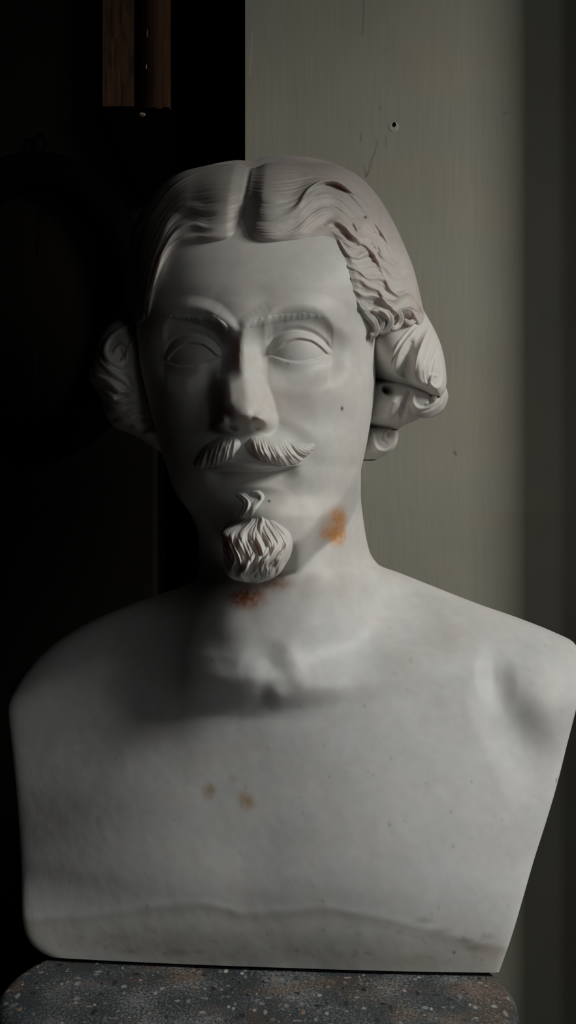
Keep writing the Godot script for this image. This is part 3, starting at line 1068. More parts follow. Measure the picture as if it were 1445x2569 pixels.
func carve_face() -> void:
	var b := body
	var hd := body.head
	# sockets
	b.dab(485, 872, 135, 90, -6.5, 0.0, hd)
	b.dab(758, 872, 135, 90, -6, 0.0, hd)
	b.dab(548, 862, 60, 60, -4, 0.0, hd)
	b.dab(662, 858, 60, 60, -4, 0.0, hd)
	# brow ridge
	b.carve(U.pts([405, 795, 470, 788, 530, 800, 572, 835]), [46, 50, 46, 34], [2, 3.5, 4.5, 3.5], 0, 0, 5, hd)
	b.carve(U.pts([628, 822, 690, 795, 760, 782, 830, 795, 870, 830]), [36, 50, 52, 48, 44], [2.5, 3.5, 3, 2, 1], 0, 0, 5, hd)
	b.dab(600, 790, 80, 90, 2, 0.0, hd)
	# cheeks, lips, chin
	b.dab(830, 960, 130, 120, 4.5, 0.0, hd)
	b.dab(440, 970, 100, 120, 4, 0.0, hd)
	b.dab(622, 1140, 150, 90, 6, 0.0, hd)
	b.carve(U.pts([685, 1075, 740, 1110, 800, 1170]), [36, 46, 50], [-1.2, -1.8, -0.6], 0, 0, 5, hd)
	b.dab(845, 1040, 60, 60, -1.5, 0.0, hd)
	b.dab(648, 1290, 110, 90, 5, 0.0, hd)
	b.dab(620, 1282, 46, 44, 1.5, 0.0, hd)
	# the nose
	var c := Keys.new([780, 596, 850, 590, 900, 589, 1000, 599, 1050, 608, 1120, 617])
	var w := Keys.new([780, 60, 850, 58, 900, 64, 960, 72, 1020, 80, 1055, 80, 1090, 68, 1120, 40])
	var h := Keys.new([745, 0, 780, 0.8, 820, 3.5, 850, 7, 880, 9.5, 920, 13, 960, 17, 1000, 21, 1025, 24, 1042, 25, 1054, 23, 1066, 17, 1078, 9, 1090, 4, 1105, 1.5, 1120, 0])
	for j in hd.ny:
		var y := hd.y0 + j * hd.cell
		for n in 1:
			var py0 := 1284.5 - y * FOC / (DIST - 0.04)
			if py0 < 740.0 or py0 > 1150.0:
				continue
			for i in hd.nx:
				var x := hd.x0 + i * hd.cell
				var px0 := 722.5 + x * FOC / (DIST - 0.04)
				if absf(px0 - 608.0) > 125.0:
					continue
				var z := 0.035
				for it in 2:
					var py1 := 1284.5 - y * FOC / (DIST - z)
					z = 0.032 + h.at(py1) * 0.001
				var py := 1284.5 - y * FOC / (DIST - z)
				var px := 722.5 + x * FOC / (DIST - z)
				var d := absf(px - c.at(py)) / (1.2 * w.at(py))
				d = maxf(0.0, (d - 0.14) / 0.86)
				if d < 1.0:
					var g := 1.0 - d * d
					hd.f[j * hd.nx + i] += h.at(py) * 0.001 * (g * g * g * (1.0 + 1.2 * d * d))
	b.dab(664, 1052, 32, 32, 8, 0.0, hd)
	b.dab(557, 1062, 24, 25, 8, 0.0, hd)
	b.dab(612, 1030, 42, 36, 3, 0.0, hd)
	# mouth: the upper lip ends in a crisp edge over the receding lower one
	var lip := Keys.new([495, 1172, 521, 1175, 565, 1176, 607, 1179, 650, 1178, 690, 1175, 734, 1167, 760, 1160])
	for j in hd.ny:
		var py := 1284.5 - (hd.y0 + j * hd.cell) * FOC / (DIST - 0.04)
		if py < 1110.0 or py > 1300.0:
			continue
		for i in hd.nx:
			var px := 722.5 + (hd.x0 + i * hd.cell) * FOC / (DIST - 0.04)
			if px < 500.0 or px > 765.0:
				continue
			var d := py - lip.at(px)
			var tap := smoothstep(502.0, 556.0, px) * smoothstep(762.0, 706.0, px)
			var v := 3.8 * smoothstep(-48.0, -7.0, d) if d < 0.0 else (lerpf(3.8, -5.6, smoothstep(0.0, 7.0, d)) if d < 7.0 else -5.6 * smoothstep(80.0, 7.0, d) + 1.6 * exp(-(d - 42.0) * (d - 42.0) / 300.0))
			hd.f[j * hd.nx + i] += v * tap * 0.001
	b.dab(640, 1248, 90, 30, -2.5, 0.0, hd)
	# nostrils
	b.dab(647, 1067, 23, 13, -4.5, 0.25, hd)
	b.dab(583, 1072, 18, 12, -4.5, -0.2, hd)
	b.dab(735, 936, 70, 40, -1.8, 0.0, hd)
	eye(754, 880, [682, 889, 700, 876, 722, 860, 750, 852, 778, 855, 802, 867, 822, 884], [682, 889, 700, 896, 722, 903, 750, 906, 780, 902, 804, 893, 822, 884], [664, 876, 690, 846, 716, 832, 746, 827, 780, 833, 810, 849, 838, 878])
	eye(482, 888, [416, 900, 425, 888, 446, 873, 476, 863, 505, 867, 526, 879, 544, 896], [416, 900, 430, 907, 455, 914, 480, 915, 505, 910, 530, 902, 544, 896], [404, 884, 421, 859, 446, 843, 480, 836, 513, 843, 540, 862, 560, 886])

func eye(cx: float, cy: float, up: Array, low: Array, fold: Array) -> void:
	var hd := body.head
	var ku := Keys.new(up)
	var kl := Keys.new(low)
	var kf := Keys.new(fold)
	var ctr := body.to_xy(Vector2(cx, cy))
	var f0 := hd.at(ctr.x, ctr.y) + 0.0035
	var zz := body.surf(ctr.x, ctr.y) + 0.004
	var src := hd.f.duplicate()
	var big := 0.033
	for j in hd.ny:
		var py := 1284.5 - (hd.y0 + j * hd.cell) * FOC / (DIST - zz)
		if absf(py - cy) > 150.0:
			continue
		for i in hd.nx:
			var px := 722.5 + (hd.x0 + i * hd.cell) * FOC / (DIST - zz)
			if absf(px - cx) > 150.0:
				continue
			var u := ku.at(px)
			var l := kl.at(px)
			var f := minf(kf.at(px), u - 6.0)
			var out := maxf(maxf(low[0] - px, px - low[low.size() - 2]), 0.0)
			var qx := clampf(px, low[0], low[low.size() - 2])
			var qy := clampf(py, f, l)
			var dx := (qx - cx) * PX
			var dy := (qy - cy) * PX
			var v := f0 - big + sqrt(maxf(big * big - dx * dx - dy * dy, 1e-5))
			var away := 0.0
			if py < u:
				var t := (u - py) / (u - f)
				v += (1.0 - smoothstep(0.0, 12.0, out)) * 0.0024 * smoothstep(0.0, 5.0, u - py) * (1.0 - 0.45 * clampf(t, 0.0, 1.0)) - (1.0 - smoothstep(0.0, 12.0, out)) * 0.0020 * smoothstep(0.6, 1.0, t) * (1.0 - smoothstep(0.0, 14.0, f - py))
				away = maxf(f - py, 0.0) * 1.3
			elif py > l:
				v += (1.0 - smoothstep(0.0, 12.0, out)) * 0.0012 * smoothstep(0.0, 5.0, py - l) - 0.0006 * smoothstep(8.0, 34.0, py - l)
				away = py - l
			var w := 1.0 - smoothstep(0.0, 92.0, sqrt(away * away + out * out))
			if w > 0.0:
				var k := j * hd.nx + i
				hd.f[k] = lerpf(src[k], v, w)

# ---------------------------------------------------------------- hair
class Hair extends Relief:
	func warp(p: Vector3) -> Vector3:
		# the parting dips at the crown
		var d := (p.x - U.wx(636, -0.075)) / 0.0075
		return p - Vector3(0, 0.0032 * exp(-d * d) * smoothstep(0.222, 0.248, p.y) + 0.001 * smoothstep(0.0, -0.01, p.x - U.wx(636, -0.075)) * smoothstep(0.235, 0.25, p.y), 0)
	var from: Body
	var specks: Canvas
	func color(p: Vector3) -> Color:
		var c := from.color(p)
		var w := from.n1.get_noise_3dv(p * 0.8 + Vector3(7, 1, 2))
		var crown_tone := 1.0 - 0.36 * smoothstep(0.165, 0.215, p.y + 0.12 * from.n1.get_noise_3dv(p * 0.6) * 0.1)  # a tone that darkens towards the crown
		c = Color(c.r * crown_tone, c.g * crown_tone, c.b * crown_tone)
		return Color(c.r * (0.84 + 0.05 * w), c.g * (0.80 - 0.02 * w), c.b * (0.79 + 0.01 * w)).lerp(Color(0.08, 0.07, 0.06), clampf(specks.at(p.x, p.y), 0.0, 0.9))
	func hidden(p: Vector3) -> bool:
		if p.z < -0.05 and p.y > 0.0:
			return false
		var i := from.row(p.y)
		return p.x > from.xl[i] and p.x < from.xr[i] and p.y < 0.22 and from.surf(p.x, p.y) > p.z + 0.003

func make_hair(root: Node3D) -> void:
	var h := Hair.new()
	hair = h
	h.from = body
	h.partial = true
	h.cv = Canvas.new(-0.125, 0.06, 0.115, 0.262, 0.0004)
	var kl := Keys.new([391, 680, 393, 630, 398, 590, 404, 555, 415, 512, 440, 446, 470, 405, 510, 370, 550, 346, 600, 328, 680, 315, 780, 318, 860, 330, 960, 345])
	var kr := Keys.new([391, 690, 393, 760, 398, 795, 404, 820, 415, 848, 440, 893, 470, 926, 510, 957, 560, 987, 620, 1015, 680, 1038, 740, 1053, 780, 1062, 830, 1076, 860, 1076, 960, 1000])
	var kz := Keys.new([391, -0.075, 960, -0.072])
	var two := Keys.new([391, 2.0, 480, 1.95, 600, 1.7, 960, 1.7])
	var kb := Keys.new([391, 0.02, 420, 0.06, 500, 0.1, 960, 0.125])
	h.outline(0.064, U.wy(391.5, -0.075), 0.0005, kl, kr, kz, two, Keys.new([0, 2.0, 1, 2.0]), kb)
	var prof := Keys.new([350, -0.075, 362, -0.062, 385, -0.042, 420, -0.022, 465, -0.005, 530, 0.0105, 600, 0.0215, 660, 0.029, 720, 0.034, 960, 0.034])
	var low := Keys.new([300, 830, 400, 830, 925, 815, 950, 824, 972, 830, 988, 812, 1004, 800, 1030, 800, 1050, 826, 1066, 852])
	# how far inside the hair a place is
	var rim := U.smooth(U.pts([945, 900, 936, 850, 926, 824, 905, 790, 890, 740, 878, 690, 862, 640, 842, 604, 812, 592, 760, 598, 700, 602, 650, 600, 618, 590, 602, 586, 585, 590, 555, 598, 505, 608, 455, 618, 418, 640, 396, 690, 380, 740, 368, 800, 360, 850, 356, 900]), 3)
	var xy := PackedVector2Array()
	for q in rim:
		xy.append(body.to_xy(q))
	var poly := xy.duplicate()
	poly.append(Vector2(-0.096, -0.05))
	poly.append(Vector2(0.06, -0.05))
	var far := Canvas.new(-0.125, 0.06, 0.115, 0.262, 0.0025)
	for j in far.ny:
		for i in far.nx:
			var p := Vector2(far.x0 + i * far.cell, far.y0 + j * far.cell)
			var d := 1.0
			for k in xy.size() - 1:
				d = minf(d, p.distance_squared_to(Geometry2D.get_closest_point_to_segment(p, xy[k], xy[k + 1])))
			far.f[j * far.nx + i] = sqrt(d) * (-1.0 if Geometry2D.is_point_in_polygon(p, poly) else 1.0)
	for j in h.cv.ny:
		var y := h.cv.y0 + j * h.cv.cell
		var k := h.row(y)
		var py := 1284.5 - y * FOC / (DIST + 0.01)
		var z := prof.at(py)
		var kb_ := body.row(y)
		for i in h.cv.nx:
			var x := h.cv.x0 + i * h.cv.cell
			var e := h.env(x, k)
			var v := z
			if e > 0.03:
				var s := h.side(x, k)
				var ell := s + (z - s) * e
				var d := far.at(x, y)
				var face := body.surf(x, y) if body.env(x, kb_) > 0.0 else -0.2
				if d < 0.03 and (face > -0.1 or d > 0.0):
					var w := smoothstep(0.0, 0.03, d)
					var zz := lerpf(maxf(face, ell - 0.015) + lerpf(0.0012, 0.003, smoothstep(0.155, 0.12, y)) * smoothstep(0.0, 0.004, d), maxf(ell, face + 0.003), w)
					if d < 0.0:
						zz = face - minf(0.007, -d * 1.0)
					v = s + (zz - s) / e
			h.cv.f[j * h.cv.nx + i] = v - 0.07 * smoothstep(-34.0, 26.0, py - low.at(722.5 + x * FOC / (DIST + 0.04)))
	carve_hair(h)
	h.specks = Canvas.new(-0.125, 0.06, 0.115, 0.262, 0.0005)
	for q in [[888, 566, 5, 12, 1.4, 0.3], [893, 576, 5, 10, 1.4, 0.2], [917, 545, 7, 6, 1.4, 0.5], [899, 612, 5, 5, 1.2, 0], [953, 630, 4, 10, 1.4, 0.2], [950, 622, 4, 6, 1.0, 0], [928, 640, 5, 5, 0.7, 0], [902, 572, 4, 5, 0.5, 0]]:
		h.specks.blob(h.to_xy(Vector2(q[0], q[1])), Vector2(q[2], q[3]) * PX, q[4], q[5])
	var ys := PackedFloat32Array()
	var top := U.wy(391.6, -0.075)
	var y := U.wy(895, -0.06)
	while y < top - 0.012:
		ys.append(y)
		y += 0.00056
	for n in 40:
		ys.append(lerpf(y, top, 1.0 - pow(1.0 - n / 39.0, 2.0)))
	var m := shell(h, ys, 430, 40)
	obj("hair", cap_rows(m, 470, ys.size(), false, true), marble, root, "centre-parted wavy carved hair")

func carve_hair(h: Hair) -> void:
	var r := RandomNumberGenerator.new()
	r.seed = 11
	# the parting
	h.carve(U.pts([560, 420, 552, 500, 548, 575]), [80, 80, 60], [2, 3, 2.5])
	h.carve(U.pts([690, 415, 680, 500, 668, 575]), [80, 80, 60], [2.5, 4, 3.5])
	h.carve(U.pts([634, 392, 624, 440, 615, 500, 607, 550, 602, 596]), [40, 46, 46, 42, 34], [-2, -4, -4.4, -4, -2.5])
	h.carve(U.pts([632, 392, 622, 440, 612, 500, 605, 550, 601, 592]), [9, 10, 10, 9, 7], [-1.0, -1.5, -1.5, -1.5, -1])
	# waves of the right side, from the parting to the temple
	var g1 := U.pts([628, 402, 690, 400, 760, 404, 830, 422, 890, 458, 938, 503, 976, 560, 1008, 625, 1030, 690])
	var g2 := U.pts([616, 450, 665, 455, 725, 452, 785, 443, 835, 450, 882, 482, 922, 524, 960, 580, 990, 640])
	var g3 := U.pts([610, 510, 650, 535, 700, 536, 745, 515, 775, 478, 810, 458, 848, 464, 884, 498, 925, 548, 962, 592])
	var g4 := U.pts([606, 550, 640, 568, 690, 570, 742, 548, 780, 508, 815, 493, 850, 504, 888, 539, 930, 580])
	var g5 := U.pts([604, 580, 640, 596, 690, 602, 745, 590, 785, 556, 815, 538, 846, 545, 880, 578, 915, 606])
	h.carve(g3, [14, 26, 30, 30, 28, 26], [0.4, 1.2, 2.0, 2.3, 1.8, 0.4])
	h.carve(g4, [14, 24, 28, 28, 26, 24], [0.4, 1.2, 1.7, 2.1, 1.6, 0.3])
	h.carve(g5, [10, 18, 20, 22, 24, 24], [0.3, 0.8, 1.2, 1.4, 1.1, 0.2])
	h.strands([g1, g2, g3, g4, g5], 70, [4, 6, 6, 5], [0.1, 0.6, 0.8, 0.5], 0.4, r, 1, 0, null, 60)
	h.strands([g1, g2, g3, g4, g5], 40, [3, 4, 4, 3], [0.05, -0.35, -0.45, -0.2], 0.5, r, 0, 0, null, 60)
	# bold waves of the temple
	var sa := U.pts([820, 565, 843, 557, 866, 568, 887, 592, 915, 598, 935, 606, 955, 640, 985, 662])
	var sb := U.pts([852, 606, 868, 632, 893, 646, 918, 638, 935, 636, 950, 659, 966, 676, 987, 694, 1007, 696, 1026, 685, 1040, 688])
	var sc := U.pts([872, 668, 900, 680, 923, 697, 949, 697, 967, 705, 980, 726, 996, 738, 1015, 732, 1031, 731, 1043, 752])
	var sd := U.pts([880, 700, 902, 702, 923, 718, 949, 728, 964, 744, 985, 752, 1002, 747, 1020, 738, 1036, 746, 1045, 768])
	var se := U.pts([890, 730, 913, 744, 935, 746, 954, 753, 974, 769, 996, 780, 1020, 770, 1040, 778])
	var sf := U.pts([900, 772, 920, 782, 940, 790, 958, 800, 968, 818, 958, 832, 944, 826])
	h.carve(U.pts([824, 556, 846, 556, 872, 574, 894, 600, 920, 618, 955, 645]), [6, 14, 18, 18, 14, 8], [0.3, 2.0, 2.8, 2.6, 1.6, 0.3])
	h.carve(U.pts([836, 584, 857, 596, 880, 618, 905, 622, 930, 624, 958, 652, 985, 680]), [6, 10, 14, 14, 14, 12, 6], [0.3, 1.4, 2.2, 2.2, 2.2, 1.6, 0.3])
	h.dab(930, 620, 40, 30, 1.6, 0.6)
	for g in [sa, sb, sc, sd, se]:
		h.carve(g, [8, 14, 16, 15, 12], [0.5, 1.6, 2.0, 1.9, 0.9], 0)
		h.carve(g, [4, 7, 7, 7, 5], [0.4, 1.3, 1.6, 1.5, 0.6], 1)
	h.strands([sa, sb, sc, sd, se], 40, [3, 5, 5, 4], [0.2, 1.0, 1.2, 0.6], 0.35, r, 1, 0, null, 50)
	for g in [[[920, 768, 930, 782, 950, 778, 968, 788, 976, 806, 968, 824, 954, 828], [950, 800]], [[1006, 782, 1018, 771, 1034, 778, 1039, 794, 1029, 808, 1012, 806], [1018, 792]], [[984, 778, 998, 790, 1003, 808, 992, 824], [986, 806]], [[898, 756, 912, 782, 926, 804, 942, 824, 940, 838], [928, 792]], [[938, 842, 950, 838, 956, 828], [944, 830]]]:
		h.carve(U.pts(g[0]), [4, 8, 9, 9, 5], [0.8, 3.2, 4, 3.6, 1.5], 1)
		h.carve(U.pts(g[0]), [2, 3, 3, 2], [0.1, 1.0, 1.0, 0.3], 1)
		h.dab(g[1][0], g[1][1], 14, 14, -3.0)
	h.carve(sf, [6, 10, 10, 6], [1, 2.5, 2.5, 1], 1)
	# back of the right side, smooth combed strands
	h.strands([U.pts([905, 462, 950, 515, 992, 580, 1024, 650, 1042, 720, 1052, 800]), U.pts([895, 485, 940, 545, 975, 590, 1002, 640, 1018, 665, 1040, 690, 1046, 760]), U.pts([880, 500, 920, 552, 950, 600, 972, 640, 990, 655, 1016, 668, 1030, 690])], 20, [4, 6, 6, 5], [0.2, 1.0, 1.2, 0.5], 0.4, r, 1, 0, null, 50)
	h.carve(U.pts([955, 500, 1000, 590, 1022, 650, 1030, 680, 1040, 720, 1056, 790]), [8, 14, 14, 12], [0.5, 2.4, 2.4, 1.5], 1)
	# left side, mirrored and simpler
	var l1 := U.pts([622, 404, 560, 410, 500, 425, 440, 458, 395, 510, 362, 570, 340, 650, 332, 740])
	var l2 := U.pts([612, 455, 560, 462, 505, 470, 455, 490, 410, 540, 380, 600, 358, 670, 348, 760])
	var l3 := U.pts([606, 510, 560, 522, 515, 528, 470, 522, 430, 550, 400, 606, 374, 680, 360, 770])
	var l4 := U.pts([603, 550, 560, 562, 520, 570, 480, 562, 440, 580, 410, 625, 386, 690, 366, 780])
	var l5 := U.pts([601, 582, 565, 594, 525, 600, 485, 598, 445, 610, 416, 645, 394, 705, 374, 800])
	for g in [l3, l4, l5]:
		h.carve(g, [10, 20, 24, 22, 18], [0.4, 1.2, 2.2, 2.2, 1.2])
	h.strands([l1, l2, l3, l4, l5], 64, [4, 6, 6, 5], [0.1, 0.6, 0.8, 0.5], 0.4, r, 1, 0, null, 60)
	h.strands([l1, l2, l3, l4, l5], 30, [3, 4, 4, 3], [0.05, -0.35, -0.45, -0.2], 0.5, r, 0, 0, null, 60)

# a small form with its own outlines, for curls and beard
func lump(ya: float, yb: float, kl: Array, kr: Array, zs: float, apex: Array, p: float, deep: float) -> Relief:
	var r := Relief.new()
	var lo := U.wy(yb, zs)
	var hi := U.wy(ya, zs)
	var x0 := 1e9
	var x1 := -1e9
	for i in range(1, kl.size(), 2):
		x0 = minf(x0, kl[i])
	for i in range(1, kr.size(), 2):
		x1 = maxf(x1, kr[i])
	r.cv = Canvas.new(U.wx(x0, zs - 0.01) - 0.004, lo - 0.002, U.wx(x1, zs - 0.01) + 0.004, hi + 0.002, 0.0004)
	r.outline(lo, hi, 0.0004, Keys.new(kl), Keys.new(kr), Keys.new([0, zs, 1, zs]), Keys.new([0, p, 1, p]), Keys.new([0, 2.0, 1, 2.0]), Keys.new([0, deep, 1, deep]))
	var k := Keys.new(apex)
	for j in r.cv.ny:
		var y := r.cv.y0 + j * r.cv.cell
		var z := zs
		for n in 3:
			z = k.at(1284.5 - y * FOC / (DIST - z))
		for i in r.cv.nx:
			r.cv.f[j * r.cv.nx + i] = z
	return r

func lump_mesh(r: Relief, nf: int, nb: int) -> ArrayMesh:
	var ys := PackedFloat32Array()
	var n := int((r.nr - 1) * r.rdy / 0.0006) + 2
	for i in n:
		var t := float(i) / (n - 1)
		ys.append(r.ry0 + (r.nr - 1) * r.rdy * t)
	return cap_rows(shell(r, ys, nf, nb), nf + nb, n, true, true)

func make_wing(root: Node3D) -> void:
	var w := lump(760, 1004, [760, 985, 790, 925, 815, 900, 835, 892, 880, 892, 915, 900, 940, 918, 955, 936, 970, 968, 985, 1012, 1004, 1066], [760, 1050, 800, 1070, 840, 1090, 880, 1105, 920, 1113, 960, 1116, 985, 1112, 1004, 1098], -0.085, [760, -0.06, 800, -0.038, 850, -0.028, 910, -0.025, 950, -0.029, 985, -0.038, 1004, -0.056], 2.3, 0.05)
	w.dab(982, 895, 62, 90, 4)
	w.carve(U.pts([1046, 823, 1015, 862, 995, 900, 987, 931, 995, 955, 1015, 966]), [3, 7, 9, 9, 7, 3], [0.3, 1.8, 2.4, 2.4, 1.6, 0.2])
	w.carve(U.pts([1040, 812, 1002, 858, 984, 895, 977, 930, 984, 952]), [2, 5, 6, 5, 2], [0.2, 1.4, 1.8, 1.5, 0.2])
	w.carve(U.pts([1034, 852, 1021, 895, 1017, 930, 1026, 960]), [8, 20, 24, 14], [-0.5, -5, -7, -3])
	w.carve(U.pts([1084, 805, 1068, 850, 1054, 890, 1048, 930, 1052, 965, 1066, 985]), [8, 18, 24, 25, 22, 10], [0.5, 3, 4.5, 5, 4, 1])
	w.carve(U.pts([1080, 815, 1058, 862, 1043, 905, 1038, 945, 1046, 972]), [2, 5, 6, 6, 3], [0.2, 1.2, 1.6, 1.4, 0.3])
	w.carve(U.pts([1092, 845, 1075, 890, 1064, 930, 1068, 962]), [2, 5, 6, 3], [0.2, 1.3, 1.5, 0.3])
	w.carve(U.pts([1098, 870, 1086, 905, 1080, 935]), [5, 9, 6], [-0.5, -2.5, -1])
	w.carve(U.pts([1102, 880, 1110, 915, 1110, 955, 1096, 975, 1081, 964, 1084, 944, 1097, 943]), [4, 8, 9, 9, 8, 6, 4], [0.3, 1.5, 2, 2.4, 2.4, 2, 1.2], 0)
	obj("side_curl", lump_mesh(w, 200, 24), marble, root, "smooth lock swept over the ear")
	var u := lump(938, 1078, [938, 1000, 955, 930, 975, 905, 1030, 890, 1062, 905, 1078, 965], [938, 1112, 970, 1115, 1000, 1111, 1018, 1104, 1034, 1088, 1045, 1062, 1055, 1042, 1066, 1016, 1078, 998], -0.088, [938, -0.07, 965, -0.044, 1000, -0.037, 1040, -0.044, 1078, -0.08], 2.1, 0.05)
	u.dab(972, 978, 22, 16, -22, -0.6)
	u.carve(U.pts([1106, 990, 1098, 1012, 1078, 1028, 1052, 1032, 1036, 1012, 1042, 985]), [8, 15, 16, 14, 11, 6], [1, 5, 6, 5, 4, 1])
	u.carve(U.pts([1095, 985, 1088, 1005, 1070, 1014]), [5, 7, 5], [1.5, 2.5, 1.5], 1)
	u.carve(U.pts([1000, 985, 985, 1010, 975, 1040, 965, 1062]), [10, 22, 22, 12], [0.5, 4, 4, 1])
	u.carve(U.pts([1025, 985, 1012, 1015, 1010, 1050]), [8, 14, 12], [-3, -6, -4])
	obj("side_curl", lump_mesh(u, 180, 24), marble, root, "rolled curl below the ear")
	var n := lump(1058, 1153, [1058, 915, 1090, 890, 1130, 885, 1153, 910], [1058, 985, 1070, 996, 1090, 999, 1110, 996, 1128, 986, 1142, 966, 1153, 945], -0.1, [1058, -0.09, 1090, -0.068, 1130, -0.07, 1153, -0.095], 2.0, 0.03)
	n.carve(U.pts([930, 1075, 940, 1120, 965, 1138, 988, 1120, 990, 1092, 976, 1080, 966, 1095, 974, 1108]), [8, 10, 11, 11, 10, 8, 7, 5], [2, 3.5, 4, 4, 3.5, 3, 2.5, 1.5], 1)
	obj("nape_curl", lump_mesh(n, 110, 20), marble, root, "rolled curl at the nape")

# one carved lock: a tapering, grooved sweep
func lock(st: SurfaceTool, p: PackedVector3Array, rad: Array, grooves: int, flat := 0.85) -> void:
	var w := U.smooth3(p, 7)
	var n := w.size()
	var sides := 20
	var rows := []
	for i in n:
		var t := (w[mini(i + 1, n - 1)] - w[maxi(i - 1, 0)]).normalized()
		var up := Vector3(0, 0, 1)
		var side := t.cross(up).normalized()
		up = side.cross(t).normalized()
		var u := float(i) / (n - 1)
		var r := Relief.pick(rad, u) * PX
		if i == 0 or i == n - 1:
			r *= 0.25
		var ring := PackedVector3Array()
		for k in sides:
			var a := TAU * k / sides
			var g := 1.0 + 0.16 * cos(grooves * a + 1.5 * u)
			ring.append(w[i] + side * (cos(a) * r * g) + up * (sin(a) * r * g * flat))
		rows.append(ring)
	for i in n - 1:
		for k in sides:
			var a: Vector3 = rows[i][k]
			var b: Vector3 = rows[i][(k + 1) % sides]
			var c: Vector3 = rows[i + 1][(k + 1) % sides]
			var d: Vector3 = rows[i + 1][k]
			var out := (a + c) * 0.5 - (w[i] + w[i + 1]) * 0.5
			for v in ([a, b, c, a, c, d] if (b - a).cross(c - a).dot(out) < 0.0 else [a, c, b, a, d, c]):
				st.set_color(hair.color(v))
				st.add_vertex(v)

func temple_curls(root: Node3D) -> void:
	var st := SurfaceTool.new()
	st.begin(Mesh.PRIMITIVE_TRIANGLES)
	st.set_smooth_group(0)
	for g in [[[893, 742, 906, 768, 922, 790, 938, 808, 944, 826, 938, 840, 929, 836], [4, 8, 10, 10, 9, 7, 4]], [[915, 762, 930, 777, 950, 775, 970, 786, 979, 806, 970, 826, 955, 832, 948, 822], [4, 8, 10, 10, 10, 9, 7, 4]], [[928, 786, 946, 792, 958, 806, 956, 822, 944, 830], [4, 8, 9, 8, 4]], [[978, 768, 996, 780, 1004, 798, 998, 816, 986, 824, 978, 814], [4, 9, 10, 9, 7, 4]], [[1006, 778, 1022, 768, 1040, 778, 1042, 798, 1028, 810, 1014, 802], [4, 9, 11, 10, 8, 4]], [[1034, 752, 1048, 772, 1054, 796, 1048, 816, 1034, 822], [4, 8, 9, 8, 4]], [[888, 720, 902, 740, 920, 754, 940, 760, 962, 770], [3, 6, 8, 7, 4]]]:
		var p := PackedVector3Array()
		for q in U.pts(g[0]):
			var top := hair.to_xy(Vector2(q.x, minf(q.y, 770.0)))
			var z := hair.surf(top.x, top.y) - 0.0026 - 0.00006 * maxf(q.y - 770.0, 0.0)
			p.append(Vector3(U.wx(q.x, z), U.wy(q.y, z), z))
		lock(st, p, g[1], 5)
	st.index()
	st.generate_normals()
	obj("temple_curls", st.commit(), marble, root, "small curls at the temple above the swept lock")
	st = SurfaceTool.new()
	st.begin(Mesh.PRIMITIVE_TRIANGLES)
	st.set_smooth_group(0)
	for g in [[[1104, 925, 1101, 958, 1087, 972, 1076, 961, 1081, 946, 1094, 948], [5, 11, 12, 10, 7, 4], -0.047, -0.034], [[1104, 966, 1104, 990, 1092, 1013, 1072, 1026, 1050, 1028, 1038, 1010], [10, 20, 24, 22, 18, 9], -0.066, -0.052], [[1062, 1000, 1074, 1005, 1086, 1000, 1092, 986], [5, 8, 8, 5], -0.05, -0.044]]:
		var p := PackedVector3Array()
		var pts := U.pts(g[0])
		for i in pts.size():
			var z := lerpf(g[2], g[3], float(i) / (pts.size() - 1))
			p.append(Vector3(U.wx(pts[i].x, z), U.wy(pts[i].y, z), z))
		lock(st, p, g[1], 6)
	st.index()
	st.generate_normals()
	obj("rolled_curl", st.commit(), marble, root, "rolled end of the lock over the ear")

func make_curls_dark(root: Node3D) -> void:
	var w := lump(788, 1140, [788, 316, 800, 300, 830, 268, 870, 246, 900, 242, 925, 232, 950, 227, 975, 240, 1000, 255, 1040, 267, 1070, 286, 1080, 308, 1095, 343, 1115, 374, 1140, 410], [788, 345, 800, 372, 850, 385, 950, 395, 1050, 412, 1140, 425], -0.088, [788, -0.07, 830, -0.046, 900, -0.034, 1000, -0.036, 1080, -0.05, 1140, -0.08], 2.1, 0.05)
	for g in [[330, 815, 285, 838, 262, 875, 275, 905, 305, 915, 320, 890, 305, 868, 290, 880], [345, 840, 330, 880, 325, 915], [250, 905, 285, 935, 318, 955, 330, 975], [240, 945, 275, 960, 305, 985, 330, 985], [250, 985, 290, 1000, 320, 1000], [265, 1035, 300, 1030, 340, 1015], [285, 1065, 320, 1055, 360, 1040], [330, 1085, 350, 1070, 380, 1060], [360, 1100, 385, 1085, 400, 1080]]:
		w.carve(U.pts(g), [8, 13, 13, 8], [2, 4.5, 4.5, 2], 1)
	w.dab(305, 993, 26, 10, -8, 0.3)
	obj("side_curl", lump_mesh(w, 200, 24), marble, root, "shadowed curls beside the dark cheek")

